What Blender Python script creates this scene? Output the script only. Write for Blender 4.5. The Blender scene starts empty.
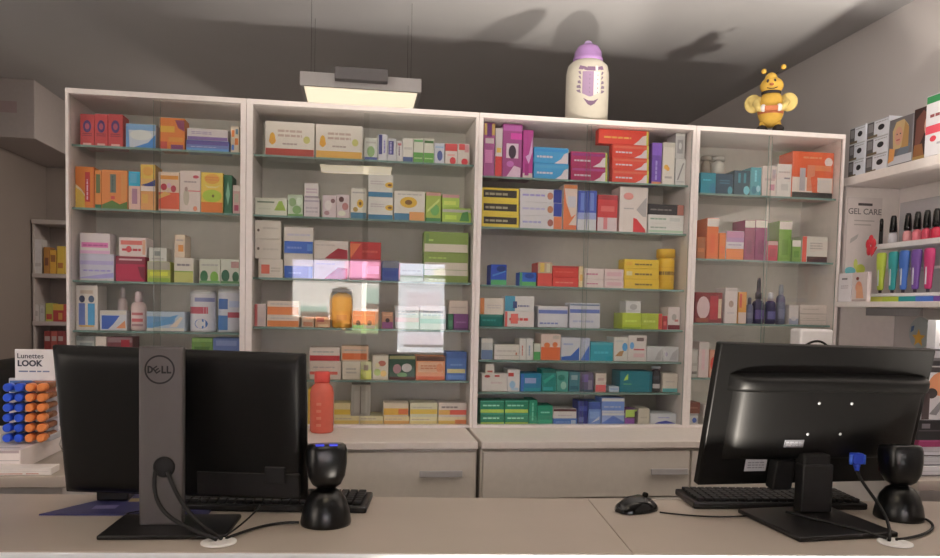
import bpy, bmesh, math, random
from mathutils import Vector, Matrix
random.seed(7)
SC = bpy.context.scene
COL = SC.collection
H = 1.45
# ---------------------------------------------------------------- camera
YAW, PITCH, ROLL, FPX, CY = 0.14704, 0.054736, 0.022246, 760.44, 348.795
fw = Vector((math.sin(YAW)*math.cos(PITCH), math.cos(YAW)*math.cos(PITCH), -math.sin(PITCH)))
r0 = Vector((math.cos(YAW), -math.sin(YAW), 0)); u0 = r0.cross(fw)
rt = r0*math.cos(ROLL) + u0*math.sin(ROLL); up = -r0*math.sin(ROLL) + u0*math.cos(ROLL)
cd = bpy.data.cameras.new('camera'); co = bpy.data.objects.new('camera', cd); COL.objects.link(co)
co.matrix_world = Matrix(((rt.x, up.x, -fw.x, 0), (rt.y, up.y, -fw.y, 0), (rt.z, up.z, -fw.z, H), (0, 0, 0, 1)))
cd.sensor_width = 36; cd.lens = FPX/940*36; cd.shift_y = (CY-279)/940; cd.clip_start = .05
SC.camera = co

def ray(x, y): return fw + rt*((x-470)/FPX) - up*((y-CY)/FPX)
def atY(x, y, Y):
    d = ray(x, y); p = d*(Y/d.y); p.z += H; return p
def atX(x, y, X):
    d = ray(x, y); p = d*(X/d.x); p.z += H; return p
def atZ(x, y, Z):
    d = ray(x, y); p = d*((Z-H)/d.z); p.z += H; return p

# ---------------------------------------------------------------- materials
def lin(v):
    v /= 255.; return v/12.92 if v <= .04045 else ((v+.055)/1.055)**2.4
WB = (1.70, 1.92, 2.25)
MATS = {}
def albedo(c, k=1.0):
    a = [max(.004, lin(c[i])*WB[i]*k) for i in range(3)]; s = min(1, .88/max(a)); return tuple(v*s for v in a)
def mat(c, rough=.5, k=1.0, metal=0, spec=.4, raw=False, noise=.06, nscale=40, emit=0, bump=0):
    """c: colour as the photo shows it under the room's light (raw=True: plain sRGB albedo)"""
    key = (tuple(c), rough, k, metal, spec, raw, noise, nscale, emit, bump)
    if key in MATS: return MATS[key]
    m = bpy.data.materials.new('paint'); m.use_nodes = True
    nt = m.node_tree; b = nt.nodes['Principled BSDF']
    a = tuple(lin(v) for v in c) if raw else albedo(c, k)
    if not raw:
        g = .3*a[0]+.6*a[1]+.1*a[2]; a = tuple(.93*v+.07*g for v in a)
    b.inputs['Roughness'].default_value = rough; b.inputs['Metallic'].default_value = metal
    b.inputs['Specular IOR Level'].default_value = spec
    tc = nt.nodes.new('ShaderNodeTexCoord'); n = nt.nodes.new('ShaderNodeTexNoise')
    n.inputs['Scale'].default_value = nscale; n.inputs['Detail'].default_value = 3
    nt.links.new(tc.outputs['Object'], n.inputs['Vector'])
    mx = nt.nodes.new('ShaderNodeMix'); mx.data_type = 'RGBA'
    mx.inputs[6].default_value = tuple(v*(1-noise) for v in a)+(1,)
    mx.inputs[7].default_value = tuple(min(1, v*(1+noise)) for v in a)+(1,)
    nt.links.new(n.outputs['Fac'], mx.inputs[0]); nt.links.new(mx.outputs[2], b.inputs['Base Color'])
    if bump:
        bp = nt.nodes.new('ShaderNodeBump'); bp.inputs['Strength'].default_value = bump; bp.inputs['Distance'].default_value = .002
        nt.links.new(n.outputs['Fac'], bp.inputs['Height']); nt.links.new(bp.outputs['Normal'], b.inputs['Normal'])
    if emit:
        b.inputs['Emission Color'].default_value = a+(1,); b.inputs['Emission Strength'].default_value = emit
    MATS[key] = m; return m
def glass(name, tint, refl=1.0, rough=0.0):
    m = bpy.data.materials.new(name); m.use_nodes = True; nt = m.node_tree; nt.nodes.clear()
    out = nt.nodes.new('ShaderNodeOutputMaterial'); mx = nt.nodes.new('ShaderNodeMixShader')
    tr = nt.nodes.new('ShaderNodeBsdfTransparent'); tr.inputs[0].default_value = tuple(tint)+(1,)
    gl = nt.nodes.new('ShaderNodeBsdfGlossy'); gl.inputs['Roughness'].default_value = rough
    lw = nt.nodes.new('ShaderNodeLayerWeight'); lw.inputs[0].default_value = .5
    pw = nt.nodes.new('ShaderNodeMath'); pw.operation = 'POWER'; pw.inputs[1].default_value = 5; nt.links.new(lw.outputs['Facing'], pw.inputs[0])
    fr = nt.nodes.new('ShaderNodeMath'); fr.operation = 'MULTIPLY_ADD'; fr.inputs[1].default_value = .96; fr.inputs[2].default_value = .04; nt.links.new(pw.outputs[0], fr.inputs[0])
    mu = nt.nodes.new('ShaderNodeMath'); mu.operation = 'MULTIPLY'; mu.inputs[1].default_value = refl; mu.use_clamp = True
    nt.links.new(fr.outputs[0], mu.inputs[0]); nt.links.new(mu.outputs[0], mx.inputs[0])
    nt.links.new(tr.outputs[0], mx.inputs[1]); nt.links.new(gl.outputs[0], mx.inputs[2]); nt.links.new(mx.outputs[0], out.inputs[0])
    return m
G_DOOR = glass('door_glass', (.982, .984, .974), 1.0)
G_SHELF = glass('shelf_glass', (.955, .98, .965), .7)
G_EDGE = mat((102, 122, 110), .25, noise=.15)
G_BODY = glass('clear_plastic', (.86, .87, .88), 1.2, .05)
W = (187, 172, 158)
M_FRAME = mat((203, 186, 172), .45, k=.95)
M_BACK = mat((182, 172, 156), .6, k=1.3)
M_BLACK = mat((26, 25, 26), .38, raw=True, noise=.1)
M_BLACKM = mat((22, 21, 22), .6, raw=True, noise=.15)
M_GLOSS = mat((16, 16, 17), .16, raw=True, spec=.5)
M_GREY = mat((104, 98, 96), .4, raw=True)

# ---------------------------------------------------------------- mesh builder
class MB:
    def __init__(s): s.bm = bmesh.new(); s.mats = []
    def mi(s, m):
        if m not in s.mats: s.mats.append(m)
        return s.mats.index(m)
    def face(s, pts, m, smooth=False):
        f = s.bm.faces.new([s.bm.verts.new(p) for p in pts]); f.material_index = s.mi(m); f.smooth = smooth; return f
    def box(s, x0, x1, y0, y1, z0, z1, m, bev=0.0, seg=1):
        vs = [s.bm.verts.new(p) for p in ((x0,y0,z0),(x1,y0,z0),(x1,y1,z0),(x0,y1,z0),(x0,y0,z1),(x1,y0,z1),(x1,y1,z1),(x0,y1,z1))]
        fs = [s.bm.faces.new([vs[i] for i in q]) for q in ((0,3,2,1),(4,5,6,7),(0,1,5,4),(1,2,6,5),(2,3,7,6),(3,0,4,7))]
        k = s.mi(m)
        for f in fs: f.material_index = k
        if bev > 0:
            es = list({e for f in fs for e in f.edges})
            bev = min(bev, .45*min(abs(x1-x0), abs(y1-y0), abs(z1-z0)))
            r = bmesh.ops.bevel(s.bm, geom=es, offset=bev, segments=seg, profile=.5, affect='EDGES')
            for f in r['faces']: f.material_index = k; f.smooth = seg > 1
        return fs
    def lathe(s, prof, m, seg=24, cx=0, cy=0, cap=True, sx=1, sy=1):
        """prof: (r, z[, mat]) from bottom to top"""
        rings = []
        for q in prof:
            rings.append([s.bm.verts.new((cx+sx*q[0]*math.cos(2*math.pi*i/seg), cy+sy*q[0]*math.sin(2*math.pi*i/seg), q[1])) for i in range(seg)])
        for k in range(len(rings)-1):
            mm = prof[k][2] if len(prof[k]) > 2 else m
            for i in range(seg):
                f = s.bm.faces.new((rings[k][i], rings[k][(i+1) % seg], rings[k+1][(i+1) % seg], rings[k+1][i])); f.material_index = s.mi(mm); f.smooth = True
        if cap:
            f = s.bm.faces.new(rings[0][::-1]); f.material_index = s.mi(prof[0][2] if len(prof[0]) > 2 else m)
            f = s.bm.faces.new(rings[-1]); f.material_index = s.mi(prof[-2][2] if len(prof[-2]) > 2 else m)
    def ball(s, c, r, m, seg=20, rings=12, matf=None):
        c = Vector(c); r = Vector(r) if hasattr(r, '__len__') else Vector((r, r, r))
        pts = []
        for j in range(rings+1):
            t = math.pi*j/rings
            pts.append([Vector((c.x+r.x*math.sin(t)*math.cos(2*math.pi*i/seg), c.y+r.y*math.sin(t)*math.sin(2*math.pi*i/seg), c.z-r.z*math.cos(t))) for i in range(seg)])
        top = s.bm.verts.new(pts[0][0]); bot = s.bm.verts.new(pts[-1][0])
        vs = [[s.bm.verts.new(p) for p in row] for row in pts[1:-1]]
        for i in range(seg):
            j = (i+1) % seg
            fl = [s.bm.faces.new((top, vs[0][j], vs[0][i])), s.bm.faces.new((bot, vs[-1][i], vs[-1][j]))]
            for k in range(len(vs)-1): fl.append(s.bm.faces.new((vs[k][i], vs[k][j], vs[k+1][j], vs[k+1][i])))
            for f in fl:
                f.smooth = True; f.material_index = s.mi(matf(f.calc_center_median()) if matf else m)
    def tube(s, pts, r, m, seg=8):
        pts = [Vector(p) for p in pts]; rings = []; n = len(pts)
        for i, p in enumerate(pts):
            d = (pts[min(i+1, n-1)]-pts[max(i-1, 0)]).normalized()
            a = d.cross(Vector((0, 0, 1)) if abs(d.z) < .9 else Vector((1, 0, 0))).normalized(); b = d.cross(a)
            rr = r[i] if hasattr(r, '__len__') else r
            rings.append([s.bm.verts.new(p+a*rr*math.cos(2*math.pi*k/seg)+b*rr*math.sin(2*math.pi*k/seg)) for k in range(seg)])
        for i in range(n-1):
            for k in range(seg):
                f = s.bm.faces.new((rings[i][k], rings[i][(k+1) % seg], rings[i+1][(k+1) % seg], rings[i+1][k])); f.smooth = True; f.material_index = s.mi(m)
        for q in (rings[0][::-1], rings[-1]):
            f = s.bm.faces.new(q); f.material_index = s.mi(m)
    def xform(s, M):
        bmesh.ops.transform(s.bm, matrix=M, verts=s.bm.verts)
    def build(s, name, parent=None, loc=(0, 0, 0), rot=None):
        bmesh.ops.recalc_face_normals(s.bm, faces=s.bm.faces) if False else None
        me = bpy.data.meshes.new(name); s.bm.to_mesh(me); s.bm.free()
        for m in s.mats: me.materials.append(m)
        o = bpy.data.objects.new(name, me); COL.objects.link(o); o.location = loc
        if rot: o.rotation_euler = rot
        if parent: o.parent = parent
        return o
LABELS = {}
def tag(o, label, cat, group=None):
    n = len(label.split())
    if not 4 <= n <= 16: print('LABEL LENGTH', n, label)
    if label in LABELS: print('DUPLICATE LABEL', label)
    LABELS[label] = 1
    o['label'] = label; o['category'] = cat
    if group: o['group'] = group
    return o
def thing(name, label, cat, loc=(0, 0, 0), rz=0, group=None):
    o = bpy.data.objects.new(name, None); COL.objects.link(o); o.location = loc; o.rotation_euler = (0, 0, rz)
    o.empty_display_size = .05
    return tag(o, label, cat, group)
def struct(o): o['kind'] = 'structure'; return o
def text_mesh(name, body, size, m, parent, loc, rot, bold=.0, align='CENTER'):
    cu = bpy.data.curves.new(name, 'FONT'); cu.body = body; cu.size = size; cu.align_x = align; cu.align_y = 'CENTER'; cu.extrude = .0004; cu.offset = bold; cu.resolution_u = 3
    t = bpy.data.objects.new(name, cu); COL.objects.link(t)
    dg = bpy.context.evaluated_depsgraph_get(); me = bpy.data.meshes.new_from_object(t.evaluated_get(dg))
    bpy.data.objects.remove(t); me.materials.clear(); me.materials.append(m)
    o = bpy.data.objects.new(name, me); COL.objects.link(o); o.parent = parent; o.location = loc; o.rotation_euler = rot
    return o

# ---------------------------------------------------------------- printed box fronts
# design elements, in fractions of the front face (x right, y up)
def R(x0, y0, x1, y1, c): return ('r', x0, y0, x1, y1, c)
def O(x, y, rx, ry, c): return ('o', x, y, rx, ry, c)
def T(x0, y0, x1, y1, c, n=1): return ('t', x0, y0, x1, y1, c, n)      # unreadable small print as broken bars
def V(x0, y0, x1, y1, c, n=1): return ('v', x0, y0, x1, y1, c, n)      # the same, running upward
def P(c, *pts): return ('p', pts, c)
def top(f, c): return R(0, 1-f, 1, 1, c)
def bot(f, c): return R(0, 0, 1, f, c)
def rgt(f, c): return R(1-f, 0, 1, 1, c)
def lft(f, c): return R(0, 0, f, 1, c)
def swoosh(c, x=.55): return P(c, (x, 0), (1, 0), (1, .75), (.88, .62), (.8, .3))
def prints(mb, x0, x1, z0, z1, y, design, rough=.45, sgn=-1, step=.00025):
    w, h = x1-x0, z1-z0
    e = 0
    for d in design:
        e += 1; yy = y+sgn*step*e
        def q(a, b): return (x0+w*(.012+.976*min(1, max(0, a))), yy, z0+h*(.012+.976*min(1, max(0, b))))
        k = d[0]
        if k == 'r':
            mb.face([q(d[1], d[2]), q(d[3], d[2]), q(d[3], d[4]), q(d[1], d[4])], mat(d[5], rough))
        elif k == 'o':
            mb.face([q(d[1]+d[3]*math.cos(2*math.pi*i/16), d[2]+d[4]*math.sin(2*math.pi*i/16)) for i in range(16)], mat(d[5], rough))
        elif k == 'p':
            mb.face([q(*p) for p in d[1]], mat(d[2], rough))
        elif k in 'tv':
            rows = d[6]; rnd = random.Random(int(1000*(d[1]+d[2]*3+d[4]*7)))
            for i in range(rows):
                if k == 't':
                    a, b, L = d[1], d[2]+(d[4]-d[2])*(i+.15)/rows, d[3]-d[1]; t = (d[4]-d[2])/rows*.5
                else:
                    a, b, L = d[2], d[1]+(d[3]-d[1])*(i+.15)/rows, d[4]-d[2]; t = (d[3]-d[1])/rows*.5
                p = a
                while p < a+L-.01:
                    ln = L*rnd.uniform(.12, .3); p2 = min(a+L, p+ln)
                    if k == 't': mb.face([q(p, b), q(p2, b), q(p2, b+t), q(p, b+t)], mat(d[5], rough))
                    else: mb.face([q(b, p), q(b+t, p), q(b+t, p2), q(b, p2)], mat(d[5], rough))
                    p = p2+L*.04
def carton(name, x0, x1, y0, y1, z0, z1, c, design, parent=None):
    """a folded cardboard box with bevelled edges, tuck-flap seam and printed front; origin at base centre"""
    mb = MB(); cx, cy = (x0+x1)/2, (y0+y1)/2; w, d, h = x1-x0, y1-y0, z1-z0
    m = mat(c, .45)
    mb.box(-w/2, w/2, -d/2, d/2, 0, h, m, min(.0014, .05*min(w, h)))
    # tuck flap lines on the top and a slightly darker end flap
    dk = mat(tuple(v*.82 for v in c), .5)
    mb.face([(-w/2*.92, -d/2*.86, h+.0002), (w/2*.92, -d/2*.86, h+.0002), (w/2*.92, -d/2*.8, h+.0002), (-w/2*.92, -d/2*.8, h+.0002)], dk)
    prints(mb, -w/2, w/2, 0, h, -d/2, design)
    return mb.build(name, parent, (cx, cy, z0))
# ---------------------------------------------------------------- the room
ZC = 2.985
def slab(name, x0, x1, y0, y1, z0, z1, m):
    mb = MB(); mb.box(x0, x1, y0, y1, z0, z1, m); return struct(mb.build(name))
M_CEIL = mat((178, 168, 158), .75, k=.62, noise=.04, nscale=3)
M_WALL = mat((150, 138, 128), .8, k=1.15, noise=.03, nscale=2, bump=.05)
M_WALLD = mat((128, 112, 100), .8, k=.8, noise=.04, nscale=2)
slab('floor', -6, 2.9, -3.2, 7.4, -.1, 0, mat((150, 135, 120), .5, k=.6, noise=.12, nscale=6))
slab('ceiling', -6, 2.9, -3.2, 7.4, ZC, ZC+.12, M_CEIL)
slab('wall_right', 2.65, 2.8, -3.2, 7.4, 0, ZC, M_WALL)
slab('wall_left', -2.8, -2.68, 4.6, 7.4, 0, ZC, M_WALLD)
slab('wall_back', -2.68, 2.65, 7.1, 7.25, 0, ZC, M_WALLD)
# boxed-in soffit along the left wall, its front face has a faint reddish plate
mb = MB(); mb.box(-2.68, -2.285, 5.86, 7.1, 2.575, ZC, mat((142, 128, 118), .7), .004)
a = atY(-9, 100, 5.86); b = atY(17, 113, 5.86)
mb.face([(max(a.x, -2.67), 5.858, b.z), (b.x, 5.858, b.z), (b.x, 5.858, a.z), (max(a.x, -2.67), 5.858, a.z)], mat((136, 112, 104), .7))
struct(mb.build('trim_1'))
# shop front behind the camera with two windows (seen only as reflections in the glass doors)
w1 = (-.853, .287, 1.056, 2.03); w2 = (.486, 1.139, .82, 2.02); w3 = (3.2, 3.29, 1.36, 1.98)
mb = MB()
mf = mat((150, 138, 128), .8, k=.8)
def wallrect(x0, x1, z0, z1): mb.box(x0, x1, -3.12, -3.0, z0, z1, mf)
wallrect(-6, w1[0], 0, ZC); wallrect(w1[1], w2[0], 0, ZC); wallrect(w2[1], 2.65, 0, ZC)
wallrect(w1[0], w1[1], 0, w1[2]); wallrect(w1[0], w1[1], w1[3], ZC); wallrect(w2[0], w2[1], 0, w2[2]); wallrect(w2[0], w2[1], w2[3], ZC)
struct(mb.build('wall_front'))
M_WF = mat((205, 195, 185), .4)
for n, w in (('window_1', w1), ('window_2', w2)):
    mb = MB(); t = .025
    mb.box(w[0], w[1], -3.09, -3.03, w[2], w[2]+t, M_WF, .002); mb.box(w[0], w[1], -3.09, -3.03, w[3]-t, w[3], M_WF, .002)
    mb.box(w[0], w[0]+t, -3.09, -3.03, w[2], w[3], M_WF, .002); mb.box(w[1]-t, w[1], -3.09, -3.03, w[2], w[3], M_WF, .002)
    o = struct(mb.build(n))
    mb = MB(); mb.box(w[0]+t, w[1]-t, -3.064, -3.058, w[2]+t, w[3]-t, G_DOOR); p = mb.build('window_pane', o)

# ---------------------------------------------------------------- glass-fronted cabinets
YF = 3.40; YB = 3.745; ZT = 2.317; ZB = .90
X = {'L': -1.209, 'Li': -1.196, '1i': -.507, '1': -.483, '1j': -.456, '2i': .508, '2': .5215, '2j': .543, '3i': 1.531, '3': 1.545, '3j': 1.567, 'Ri': 2.292, 'R': 2.305}
UN = [('leftmost', X['L'], X['Li'], X['1i'], X['1'], [2.079, 1.82, 1.518, 1.308, 1.10]),
      ('second', X['1'], X['1j'], X['2i'], X['2'], [2.076, 1.819, 1.55, 1.336, 1.106]),
      ('third', X['2'], X['2j'], X['3i'], X['3'], [2.031, 1.805, 1.544, 1.355, 1.203, 1.057]),
      ('rightmost', X['3'], X['3j'], X['Ri'], X['R'], [2.0, 1.694, 1.391, 1.13])]
ZSH = []
for k, (nm, xa, xb, xc, xd, zs) in enumerate(UN):
    lab = ['narrow glass-fronted display cabinet at far left with orange vitamin boxes', 'wide glass-fronted display cabinet with window reflections in its sliding doors',
           'wide glass-fronted display cabinet full of toothpaste, under the lilac baby bottle', 'narrow glass-fronted display cabinet at far right, under the bee toy'][k]
    t = thing('display_cabinet', lab, 'cabinet', ((xa+xd)/2, (YF+YB)/2, ZB), 0, 'glass display cabinets behind the counter')
    ox, oy = (xa+xd)/2, (YF+YB)/2
    def B(name, x0, x1, y0, y1, z0, z1, m, bev=.0015):
        mb = MB(); mb.box(x0-ox, x1-ox, y0-oy, y1-oy, z0-ZB, z1-ZB, m, bev); return mb.build(name, t)
    g = .0006
    B('side_panel', xa+g, xb, YF, YB-.012, ZB, ZT-.022, M_FRAME); B('side_panel', xc, xd-g, YF, YB-.012, ZB, ZT-.022, M_FRAME)
    B('top_panel', xa+g, xd-g, YF, YB, ZT-.022, ZT, M_FRAME); B('back_panel', xa+g, xd-g, YB-.012, YB, ZB, ZT-.022, M_BACK, 0)
    B('bottom_rail', xb, xc, YF+.002, YF+.05, ZB, ZB+.012, M_FRAME)
    z2 = []
    for z in zs:
        zr = H+(z-H)*3.436/3.4+.009
        mb = MB()
        fs = mb.box(xb-ox, xc-ox, 3.436-oy, 3.73-oy, zr-.009-ZB, zr-ZB, G_SHELF)
        fs[2].material_index = mb.mi(G_EDGE)
        mb.build('glass_shelf', t); z2.append(zr)
    ZSH.append(z2)
    xm = (xb+xc)/2
    for q, (x0, x1, y0) in enumerate(((xb, xm+.012, 3.424), (xm-.012, xc, 3.411))):
        mb = MB(); fs = mb.box(x0-ox, x1-ox, y0-oy, y0+.005-oy, ZB+.013-ZB, ZT-.024-ZB, G_DOOR)
        for i in (3, 5): fs[i].material_index = mb.mi(G_EDGE)
        d = mb.build('sliding_door', t)
        mb = MB(); cx = x1-.03 if q == 0 else x1-.05
# base cabinets
M_DRAWER = mat((158, 144, 128), .45, k=1.2); M_TOPB = mat((176, 160, 144), .45, k=1.1)
M_HANDLE = mat((150, 140, 132), .3, k=.9, metal=.0)
YB0 = 3.06
def base(label, x0, x1, fronts, toe=True):
    t = thing('base_cabinet', label, 'cabinet', ((x0+x1)/2, (YB0+YB)/2, 0), 0, 'low drawer cabinets')
    ox, oy = (x0+x1)/2, (YB0+YB)/2
    mb = MB(); mb.box(x0-ox, x1-ox, YB0+.02-oy, YB-oy, .08, ZB-.032, M_DRAWER, .002); mb.box(x0-ox+.02, x1-ox-.02, YB0+.07-oy, YB-oy, 0, .08, mat((80, 72, 66), .6)); mb.build('carcass', t)
    mb = MB(); mb.box(x0-ox, x1-ox, YB0-.012-oy, YB-oy, ZB-.031, ZB-.0005, M_TOPB, .003); mb.build('worktop', t)
    for (a, b, ha, hb) in fronts:
        for (z0, z1) in ((.66, .855), (.38, .654), (.1, .374)):
            mb = MB(); mb.box(a+.003-ox, b-.003-ox, YB0-oy, YB0+.019-oy, z0, z1, M_DRAWER, .002); d = mb.build('drawer', t)
            zz = z0+(z1-z0)*.57
            mb = MB(); mb.box(ha-ox, hb-ox, YB0-.028-oy, YB0-.02-oy, zz-.013, zz+.013, M_HANDLE, .002)
            for hx in (ha+.015, hb-.025): mb.box(hx-ox, hx+.01-ox, YB0-.021-oy, YB0+.001-oy, zz-.006, zz+.006, M_HANDLE)
            mb.build('handle', d)
base('low white drawer cabinet below the second glass cabinet, with bar handle', -1.209, .494, [(-1.2, -.36, -.57, -.39), (-.355, .488, .255, .43)])
base('low white drawer cabinet below third glass cabinet, left of monitor', .5085, 2.305, [(.515, 1.42, 1.235, 1.40), (1.425, 2.3, 2.1, 2.27)])

# ---------------------------------------------------------------- products in the cabinets
SHN = ['top', 'second', 'third', 'fourth', 'fifth', 'sixth']
def shape_bottle(name, w, h, d, c, capc, label, cat, grp, loc, style='bottle', design=(), body=None):
    t = thing(name, label, cat, loc, 0, grp); r = min(w, d*2)/2
    mb = MB(); m = body or mat(c, .3)
    if style == 'tin':
        rim = mat((170, 165, 158), .3, metal=.4)
        mb.lathe([(r*.96, 0), (r, .003, rim), (r, .008), (r*.985, .009), (r*.985, h-.012), (r, h-.01, rim), (r, h-.002, rim), (r*.95, h)], m, 32)
        curved(mb, r*.985, 0, h, design); mb.build('can', t); 
        mb = MB(); mb.lathe([(r*.9, 0), (r*.93, .002), (r*.93, .008), (r*.88, .011)], mat(capc, .4), 32); mb.build('lid', t, (0, 0, h-.004))
        return t
    if style == 'tub':
        hb = h*.78
        mb.lathe([(r*.9, 0), (r*.97, .004), (r*.97, hb*.92), (r*.86, hb)], m, 28); curved(mb, r*.97, 0, hb*.92, design); mb.build('tub', t)
        mb = MB(); mb.lathe([(r, 0), (r, h-hb-.004), (r*.93, h-hb)], mat(capc, .4), 28); mb.build('lid', t, (0, 0, hb))
        return t
    if style == 'dropper':
        hb = h*.52
        mb.lathe([(r*.85, 0), (r, .006), (r, hb*.8), (r*.8, hb*.93), (r*.42, hb), (r*.4, hb+.006)], m, 24); curved(mb, r, .01, hb*.72, design); mb.build('flask', t)
        mb = MB(); mm = mat(capc, .35); mb.lathe([(r*.5, 0), (r*.5, h*.14), (r*.34, h*.16), (r*.3, h*.38), (r*.2, h*.47)], mm, 18); mb.build('dropper_cap', t, (0, 0, hb+.004))
        return t
    f = .74 if style == 'bottle' else .9
    hb = h*f
    mb.lathe([(r*.86, 0), (r, .006), (r, hb*.8), (r*.86, hb*.92), (r*.45, hb*.985), (r*.42, hb)], m, 24)
    curved(mb, r, .01, hb*.75, design); mb.build('flask', t)
    mb = MB(); mm = mat(capc, .35)
    if style == 'bottle': mb.lathe([(r*.52, 0), (r*.5, (h-hb)*.6), (r*.4, h-hb-.003), (r*.3, h-hb)], mm, 18)
    else: mb.lathe([(r*.98, 0), (r*.98, h-hb-.003), (r*.9, h-hb)], mm, 24)
    mb.build('cap', t, (0, 0, hb-.002))
    return t
def curved(mb, r, z0, h, design):
    e = 0
    for d in design:
        if d[0] not in 'ro': continue
        e += 1; rr = r+.0003*e; n = 8; m = mat(d[5], .4)
        def q(a, b): t = -math.pi/2+(a-.5)*2.6; return (rr*math.cos(t), rr*math.sin(t), z0+h*b)
        if d[0] == 'r':
            for i in range(n):
                a, b = d[1]+(d[3]-d[1])*i/n, d[1]+(d[3]-d[1])*(i+1)/n
                mb.face([q(a, d[2]), q(b, d[2]), q(b, d[4]), q(a, d[4])], m)
        else: mb.face([q(d[1]+d[3]*math.cos(2*math.pi*i/14), d[2]+d[4]*math.sin(2*math.pi*i/14)) for i in range(14)], m)
PLACED = {}
def place(u, s, items):
    nm, xa, xb, xc, xd, zs = UN[u]
    zsh = ZSH[u][s] if s < len(ZSH[u]) else ZB
    shn = (SHN[s]+' shelf') if s < len(ZSH[u]) else 'bottom ledge'
    grp = 'products on the %s of the %s cabinet' % (shn, nm)
    got = PLACED.setdefault((u, s), [])
    its = sorted(items, key=lambda i: -i['p'][3])
    for it in its:
        x0, y0, x1, y1 = it['p']; kind = it['k']; back = it.get('back', 0)
        Y = 3.462+(.1 if back else 0)
        if kind in ('tin', 'tub'): Yc = Y+.04
        ym = (y0+y1)/2; xm = (x0+x1)/2
        wx0, wx1 = atY(x0, ym, Y).x, atY(x1, ym, Y).x
        zt, zb = atY(xm, y0, Y).z, atY(xm, y1, Y).z
        wx0 = max(wx0, xb+.004); wx1 = min(wx1, xc-.004)
        cand = [(zsh, None)]
        for g in got:
            ov = min(wx1, g[1])-max(wx0, g[0])
            if ov > .3*(wx1-wx0) and g[4] == back: cand.append((g[3], g))
        z0, under = min(cand, key=lambda c: abs(c[0]-zb))
        z0 += .0004
        if zt-z0 < .012: zt = z0+.012
        for g in got:
            if g[4] == back and g[2] < zt-.001 and g[3] > z0+.001:
                if (wx0+wx1) > (g[0]+g[1]): wx0 = max(wx0, g[1]+.0012)
                else: wx1 = min(wx1, g[0]-.0012)
        w = wx1-wx0
        if w < .008: print('THIN', nm, s, it['l'], w); continue
        if s+1 <= len(ZSH[u]):
            lim = (ZSH[u][s-1]-.012) if s > 0 else ZT-.025
            zt = min(zt, lim)
        label = '%s, %s of %s cabinet' % (it['l'], shn, nm)
        rnd = random.Random(hash((round(x0*10), round(y0*10)))) if False else random.Random(int(x0*100+y0))
        dep = it.get('d', rnd.uniform(.08, .14)) if not back else .07
        if under is not None: dep = min(dep, under[5])
        if kind in ('box', 'tube_box'):
            o = carton(it.get('n', 'medicine_box'), wx0, wx1, Y, Y+dep, z0, zt, it['c'], it.get('f', []))
            tag(o, label, it.get('cat', 'box'), grp)
        else:
            r = w/2
            loc = ((wx0+wx1)/2, Y+min(r, .07), z0)
            dep = 2*r
            shape_bottle(it.get('n', 'bottle'), w, zt-z0, .14 if kind != 'tin' else .2, it['c'], it.get('cap', it['c']), label, it.get('cat', 'bottle'), grp, loc, kind, it.get('f', []), it.get('body'))
        got.append((wx0, wx1, z0, zt, back, dep))
def b(x0, y0, x1, y1, c, l, f=(), **k): return dict(k=k.pop('k', 'box'), p=(x0, y0, x1, y1), c=c, l=l, f=list(f), **k)
TP = dict(n='toothpaste_box', d=.05)
# colours as they read in the photo
RED=(168,48,50); DRED=(120,32,40); NAVY=(52,58,110); BLUE=(70,110,170); LBLUE=(120,165,195); CYAN=(38,150,175); ORG=(205,110,40); OR2=(205,85,45); YEL=(205,165,50); GOLD=(190,140,40)
GRN=(90,140,60); LIME=(150,165,50); DGRN=(45,95,65); TEAL=(20,115,120); DTEAL=(20,75,88); PNK=(190,110,140); MAG=(150,40,110); PUR=(110,65,140); LAV=(165,150,180); GRY=(140,135,130); DK=(60,55,58); BRN=(110,60,45); BEI=(185,165,140); PW=(190,165,155); SLV=(165,160,155)
redd=[O(.5,.62,.3,.2,(70,40,90)),O(.5,.62,.16,.1,(150,60,80)),T(.15,.3,.85,.42,(120,30,45),2),R(.2,.02,.8,.08,(190,140,130))]
# ---- leftmost cabinet
place(0,0,[
 b(80.1,114,94.5,147,RED,'red box with dark blue rosette, first of three',redd),
 b(94.5,114,108.2,147.3,RED,'red box with dark blue rosette, middle of three',redd),
 b(108.2,114,122.7,147.8,RED,'red box with dark blue rosette, third of three',redd),
 b(125.8,124,155.9,148.6,(170,170,172),'white box with blue swoosh and a pale oval',[R(0,.75,1,1,(110,145,175)),O(.5,.55,.38,.22,(195,190,180)),P((50,110,165),(.2,0),(1,0),(1,.6),(.75,.25)),P((90,130,170),(0,0),(.12,0),(.08,.9),(0,.9))]),
 b(159.6,118,184.7,150.5,ORG,'orange box with purple patches',[R(0,.55,.6,.75,(205,150,40)),P((120,50,80),(.62,.95),(1,.95),(1,.6),(.75,.7)),R(.35,.25,.95,.4,(190,120,40)),R(0,0,.3,.25,(170,60,50)),R(.45,.02,.95,.16,(110,50,90))]),
 b(186,140.5,229,152,(95,105,145),'flat blue box at the bottom of a pair',[R(0,.6,1,.95,(85,70,125)),R(0,0,1,.3,(80,125,165)),T(.1,.35,.7,.5,(150,150,170))]),
 b(187,129,228,140.5,(180,165,158),'flat white box lying on a blue one',[R(0,0,1,.3,(110,85,130)),T(.1,.5,.6,.8,(140,120,140),2)]),
 b(230.7,126,239,153.5,BEI,'small cream carton with orange squares',[R(.1,.6,.45,.85,ORG),R(.5,.3,.9,.55,ORG),R(.1,.1,.4,.3,BLUE),R(.6,.7,.9,.9,(90,110,120))])])
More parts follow.
